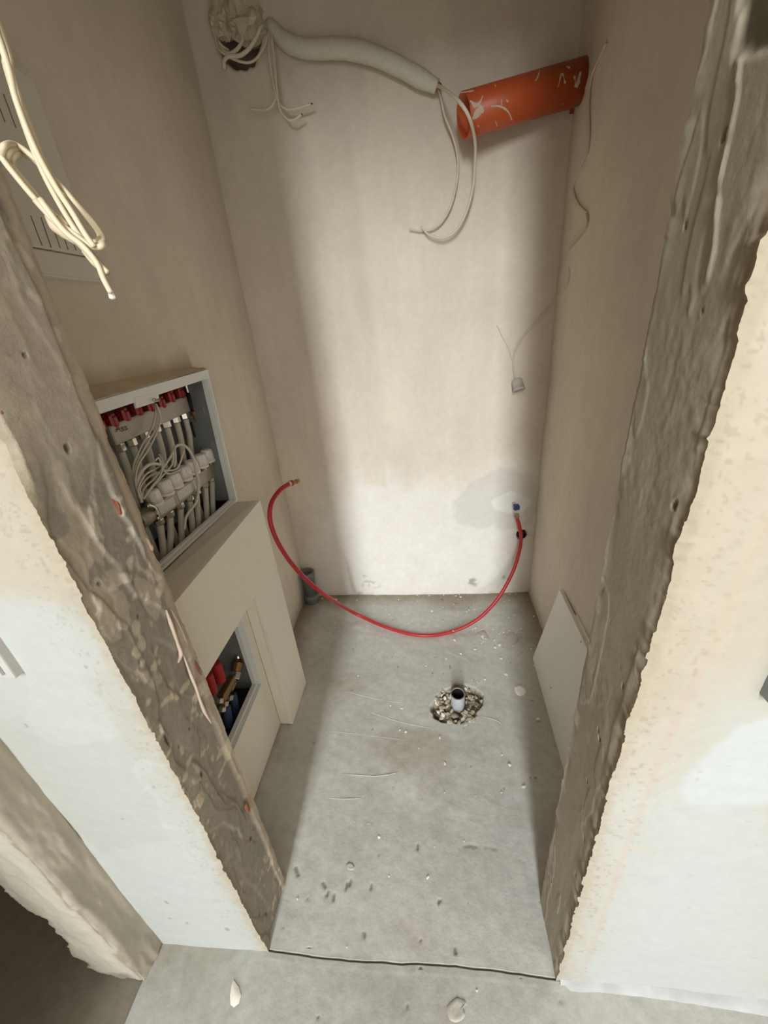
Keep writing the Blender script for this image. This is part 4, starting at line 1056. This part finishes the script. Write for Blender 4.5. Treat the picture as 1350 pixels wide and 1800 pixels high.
lathe('stem', np.array([wv[0], WB+0.005, wv[2]]), (0, -1, 0), [(0, 0.009), (0.03, 0.009), (0.032, 0.013), (0.05, 0.013), (0.052, 0.008)], 'nickel', vv, 16)
box('blue_cap', (wv[0]-0.0125, WB-0.062, wv[2]-0.002), (wv[0]+0.0125, WB-0.036, wv[2]+0.016), 'blue_plastic', vv, 0.002)
hd0 = hp[0]; up_ = np.array([wv[0], WB-0.05, wv[2]])-hd0
hexnut('hose_nut', hd0-up_*0.15, up_, 0.0125, 0.020, 'nickel', vv)
sc = on_y(917, 940, WB)
stub = thing('pipe_stub', (sc[0], WB, sc[2]-0.02), 'dark round pipe stub sunk in the back wall behind the hose', 'pipe')
lathe('ring', (sc[0], WB+0.03, sc[2]), (0, -1, 0), [(0, 0.0205), (0.032, 0.0205), (0.034, 0.0195), (0.034, 0.0170), (0, 0.0165)], 'black_rubber', stub, 28)
lathe('inside', (sc[0], WB+0.012, sc[2]), (0, -1, 0), [(0, 0.016), (0.004, 0.016)], 'dark', stub, 20)
tube('clip_wire', [on_y(a, b, WB-0.006) for a, b in ((923, 925), (928, 936), (930, 942), (935, 941), (938, 950))], 0.0012, 'cable_grey', stub, 6, 5)

# ================================================================== GREY PIPE IN THE LEFT BACK CORNER
gp = thing('grey_pipe', (-0.527, 1.256, 0), 'short grey drain pipe with coupling standing in the left back corner', 'pipe')
gx, gy = -0.528, 1.262
lathe('coupling', (gx, gy, -0.004), (0, 0, 1), [(0, 0.036), (0.030, 0.036), (0.034, 0.038), (0.048, 0.038), (0.050, 0.032)], 'grey_pvc', gp, 28, True)
lathe('riser', (gx, gy, 0.046), (0, 0, 1), [(0, 0.030), (0.105, 0.030), (0.107, 0.034), (0.135, 0.034), (0.136, 0.028), (0.07, 0.027)], 'grey_pvc', gp, 28, True)

# ================================================================== FLOOR DRAIN AND RUBBLE
fd = thing('floor_drain', (DRAIN[0], DRAIN[1], -0.02), 'grey open drain pipe standing in a broken hole in the floor', 'pipe')
pip = lathe('pipe_wall', (DRAIN[0], DRAIN[1]+0.006, -0.03), (0, -0.08, 1), [(-0.16, 0.025), (0.078, 0.0252), (0.079, 0.0245), (0.079, 0.0222), (-0.15, 0.0220), (-0.151, 0.001)], 'dusty_pvc', fd, 32, True)
lathe('dark_water', (DRAIN[0], DRAIN[1]+0.0125, -0.11), (0, -0.08, 1), [(0, 0.0218), (0.001, 0.0218)], 'dark', fd, 24)
mat('rim', srgb(120, 104, 96), 0.6)
lathe('bore', (DRAIN[0], DRAIN[1]+0.006, -0.03), (0, -0.08, 1), [(0.0765, 0.0219), (-0.14, 0.0216)], 'dark', fd, 32, True, cap=False)
lathe('rim', (DRAIN[0], DRAIN[1]+0.006-0.0062, 0.0478), (0, -0.08, 1), [(0, 0.0222), (0.0016, 0.0222), (0.0016, 0.0252), (0, 0.0254)], 'rim', fd, 32, cap=False)
rub_me = [lump_mesh('rubble_chunk', 'rubble', 900+i, random.uniform(0.5, 0.9), 1, 0.38) for i in range(5)]
wht_me = [lump_mesh('rubble_chunk', 'crumb', 950+i, random.uniform(0.4, 0.8), 1, 0.38) for i in range(3)]
rr = random.Random(11)
for i in range(95):
    a = rr.uniform(0, 2*math.pi); r = 0.028+0.060*rr.random()**0.8
    x, y = DRAIN[0]+r*math.cos(a), DRAIN[1]+r*math.sin(a)
    white = rr.random() < 0.3
    s = rr.uniform(0.004, 0.0105)
    o = bpy.data.objects.new('rubble_chunk', rr.choice(wht_me if white else rub_me)); COL.objects.link(o)
    o.location = (x, y, -0.017+0.010*rr.random()+(0.006 if r > 0.07 else 0)); o.scale = (s*rr.uniform(0.8, 1.8), s, s*rr.uniform(0.7, 1.2))
    o.rotation_euler = (rr.uniform(-.5, .5), rr.uniform(-.5, .5), rr.uniform(0, 6.28))
    tag(o, 'small whitish broken lump in the hole around the floor drain' if white else 'small grey broken concrete lump in the hole around the floor drain', 'rubble',
        'whitish lumps around the floor drain' if white else 'concrete lumps around the floor drain')

# ================================================================== LEANING PANELS
lean = thing('leaning_panel', (0.485, 0.65, 0), 'flat white metal panel leaning on its long edge against the right niche wall', 'panel')
bl, br_ = np.array([0.490, 0.882, 0.0]), np.array([0.472, 0.330, 0.0])
tl, tr_ = np.array([0.558, 0.880, 0.345]), np.array([0.548, 0.328, 0.345])
nrm = np.cross(br_-bl, tl-bl); nrm /= np.linalg.norm(nrm)
if nrm[0] < 0: nrm = -nrm
hexa('face', [bl, br_, tr_, tl]+[p+nrm*0.0022 for p in (bl, br_, tr_, tl)], 'door_enamel', lean, 0.0006)
def flange(a, b, c, d): hexa('folded_edge', [a, b, c, d]+[p+nrm*0.011 for p in (a, b, c, d)], 'door_enamel', lean)
e = 0.0016
uvec, vvec = (br_-bl)/np.linalg.norm(br_-bl), (tl-bl)/np.linalg.norm(tl-bl)
o_ = nrm*0.0023
flange(tl+o_-vvec*e*2, tr_+o_-vvec*e*2, tr_+o_, tl+o_); flange(bl+o_, bl+o_+uvec*e, tl+o_+uvec*e-vvec*e*2, tl+o_-vvec*e*2)
for px, py in ((968, 1209), (1021, 1128)):
    d = ray(px, py); s = np.dot(bl-CAM, nrm)/np.dot(d, nrm); c = CAM+d*s
    lathe('screw_hole', c+nrm*0.0004, -nrm, [(0, 0.0022), (0.0008, 0.0022)], 'dark', lean, 10)
second = thing('leaning_panel', (0.52, 0.55, 0), 'second panel mostly hidden behind the leaning white metal panel', 'panel')
off = nrm*0.0140
b2_, t2_ = bl+off+uvec*0.14, tl+off+uvec*0.14+vvec*0.010
b3_, t3_ = br_+off, tr_+off+vvec*0.010
b2_ = b2_+np.array([0, 0, 0.006]); b3_ = b3_+np.array([0, 0, 0.006])
hexa('face', [b2_, b3_, t3_, t2_]+[p+nrm*0.004 for p in (b2_, b3_, t3_, t2_)], 'plasterboard', second, 0.0006)
hexa('rail', [t2_-vvec*0.02+nrm*0.0042, t3_-vvec*0.02+nrm*0.0042, t3_+nrm*0.0042, t2_+nrm*0.0042]+[p+nrm*0.002 for p in (t2_-vvec*0.02+nrm*0.0042, t3_-vvec*0.02+nrm*0.0042, t3_+nrm*0.0042, t2_+nrm*0.0042)], 'plasterboard', second)

# ================================================================== WALL PLATES AT THE EDGES OF THE VIEW
sw = thing('switch_plate', (-0.51, 0.0, 0.88), 'white switch plate on the wall face at the left edge', 'switch')
c0, c1 = on_y(31, 1190, 0.0), on_y(0, 1145, 0.0)
bx_ = (-0.60, -0.014, float(c0[2])-0.004)
c0 = on_y(28, 1194, -0.012)
box('plate', (float(c0[0])-0.08, -0.012, float(c0[2])), (float(c0[0]), 0.004, float(c0[2])+0.082), 'switch_white', sw, 0.002)
box('rocker', (float(c0[0])-0.070, -0.016, float(c0[2])+0.010), (float(c0[0])-0.010, -0.0123, float(c0[2])+0.072), 'switch_white', sw, 0.0004)
ot = thing('metal_profile', (0.5, 0.0, 0.86), 'grey angled metal profile end on the wall face at the right edge', 'profile')
c0 = on_y(1336, 1218, 0.0); x0, z0 = float(c0[0]), float(c0[2])
box('web', (x0-0.001, -0.016, z0), (x0+0.0015, 0.004, z0+0.20), 'galvanised', ot)
box('flange', (x0+0.0018, -0.016, z0), (x0+0.03, -0.0135, z0+0.20), 'galvanised', ot)

# ================================================================== BITS ON THE FLOOR
fl = on_z(413, 1745)
def flake():
    pts = [on_z(a, b, 0.0015) for a, b in ((410, 1722), (420, 1735), (424, 1750), (420, 1764), (411, 1771), (405, 1766), (404, 1750), (407, 1732))]
    c = sum(pts)/len(pts); V = [p for p in pts]+[c+(p-c)*0.55+np.array([0, 0, 0.0035]) for p in pts]+[c+np.array([0, 0, 0.0042])]
    n = len(pts); Fc = [(i, (i+1) % n, n+(i+1) % n, n+i) for i in range(n)]+[(n+i, n+(i+1) % n, 2*n) for i in range(n)]
    return mesh('plaster_drip', V, Fc, 'crumb', None, True)
tag(flake(), 'white drop-shaped plaster drip on the hall floor in front of the left wall', 'plaster')
def blob(name, pts, h, m, seed=0, rim=0.6):
    """low dried splat with an uneven top"""
    P = [np.array([*on_z(a, b)[:2], -0.001]) for a, b in pts]; P = spline(P+[P[0]], 3)[:-1]
    c = sum(P)/len(P); n = len(P); q = random.Random(seed); V = list(P)
    for k, (t, hh) in enumerate(((0.85, h), (0.5, h*rim))):
        V += [np.array([*(c+(p-c)*t*(1+0.08*q.uniform(-1, 1)))[:2], hh*q.uniform(0.7, 1.15)]) for p in P]
    V.append(np.array([c[0], c[1], h*rim])); F_ = []
    for r in range(2): F_ += [(r*n+i, r*n+(i+1) % n, (r+1)*n+(i+1) % n, (r+1)*n+i) for i in range(n)]
    F_ += [(2*n+i, 2*n+(i+1) % n, 3*n) for i in range(n)]
    return mesh(name, V, F_, m, None, True)
tag(blob('mortar_splat', [(785, 1768), (803, 1752), (820, 1762), (814, 1772), (818, 1785), (805, 1797), (790, 1792)], 0.0018, 'floor_mortar', 1, 0.2), 'angular dried mortar splat on the hall floor near the bottom edge', 'mortar')
tag(blob('mortar_splat', [(904, 1208), (914, 1205), (924, 1211), (924, 1219), (914, 1223), (906, 1217)], 0.005, 'crumb', 2), 'round pale dried mortar splat on the floor right of the drain', 'mortar')
tag(blob('mortar_splat', [(888, 1118), (900, 1112), (912, 1120), (905, 1130), (893, 1132)], 0.0016, 'floor_mortar', 3), 'thin pale mortar smear on the floor left of the leaning panel', 'mortar')
tag(blob('mortar_splat', [(835, 1115), (850, 1108), (860, 1122), (848, 1130)], 0.0016, 'floor_mortar', 4), 'thin pale mortar smear on the floor inside the hose loop', 'mortar')
tag(blob('mortar_splat', [(608, 1520), (616, 1516), (624, 1524), (620, 1530), (611, 1528)], 0.0022, 'floor_mortar', 5), 'small grey mortar splat on the floor just inside the doorway', 'mortar')
cr_me = [lump_mesh('plaster_crumb', 'crumb', 1000+i, random.uniform(0.35, 0.6), 1, 0.3) for i in range(6)]
def crumb_at(p, s, lab='small white plaster crumb scattered on the grey concrete floor', grp='plaster crumbs on the floor', name='plaster_crumb'):
    o = bpy.data.objects.new(name, rr.choice(cr_me)); COL.objects.link(o)
    o.location = (float(p[0]), float(p[1]), 0.001); o.scale = (s*rr.uniform(0.8, 1.4), s*rr.uniform(0.7, 1.1), s*0.8)
    o.rotation_euler = (0, 0, rr.uniform(0, 6.28)); tag(o, lab, 'plaster crumb', grp)
    return o
def Z7(a, b): return 700+a/3.375, 1020+b/3.375
for a, b, s in ((200, 185, 7), (420, 178, 4), (690, 208, 5), (730, 290, 5), (335, 355, 6), (370, 435, 4), (600, 385, 8), (570, 355, 4), (660, 300, 4),
                (640, 560, 7), (830, 825, 7), (660, 1095, 6), (745, 1225, 6), (515, 590, 5), (610, 465, 5), (500, 335, 8), (565, 290, 4), (625, 310, 4), (270, 88, 4),
                (180, 92, 3), (370, 100, 4), (630, 125, 3), (660, 120, 3), (805, 215, 4), (600, 320, 4), (265, 160, 3), (235, 238, 3), (285, 468, 4), (165, 510, 3),
                (455, 410, 5), (505, 345, 5), (520, 350, 4), (575, 400, 6), (10, 890, 4), (45, 900, 4), (20, 760, 4)):
    crumb_at(on_z(*Z7(a, b)), s*0.00115)
for a, b, s, lb in ((524, 1066, 13, 'largest pale plaster lump, at the left foot of the grey corner pipe'), (560, 1048, 7, 'pinkish plaster lump just right of the grey corner pipe'),
                    (590, 1055, 10, 'pale plaster lump under the red hose near the corner pipe'), (566, 1052, 6, 'smallest plaster lump beside the grey corner pipe')):
    crumb_at(on_z(a, b), s*0.0011, lb, 'plaster lumps by the corner pipe', 'plaster_lump')
for k in range(110):
    if k < 60: x, y = rr.uniform(-0.45, 0.52), WB-0.30*rr.random()**2-0.01
    elif k < 85: x, y = rr.uniform(0.2, 0.5), rr.uniform(0.75, 1.2)
    else: x, y = rr.uniform(-0.3, 0.32), rr.uniform(-0.1, 0.8)
    if math.hypot(x-DRAIN[0], y-DRAIN[1]) < 0.1: continue
    crumb_at((x, y), rr.uniform(0.0014, 0.0046))

finish_origins()
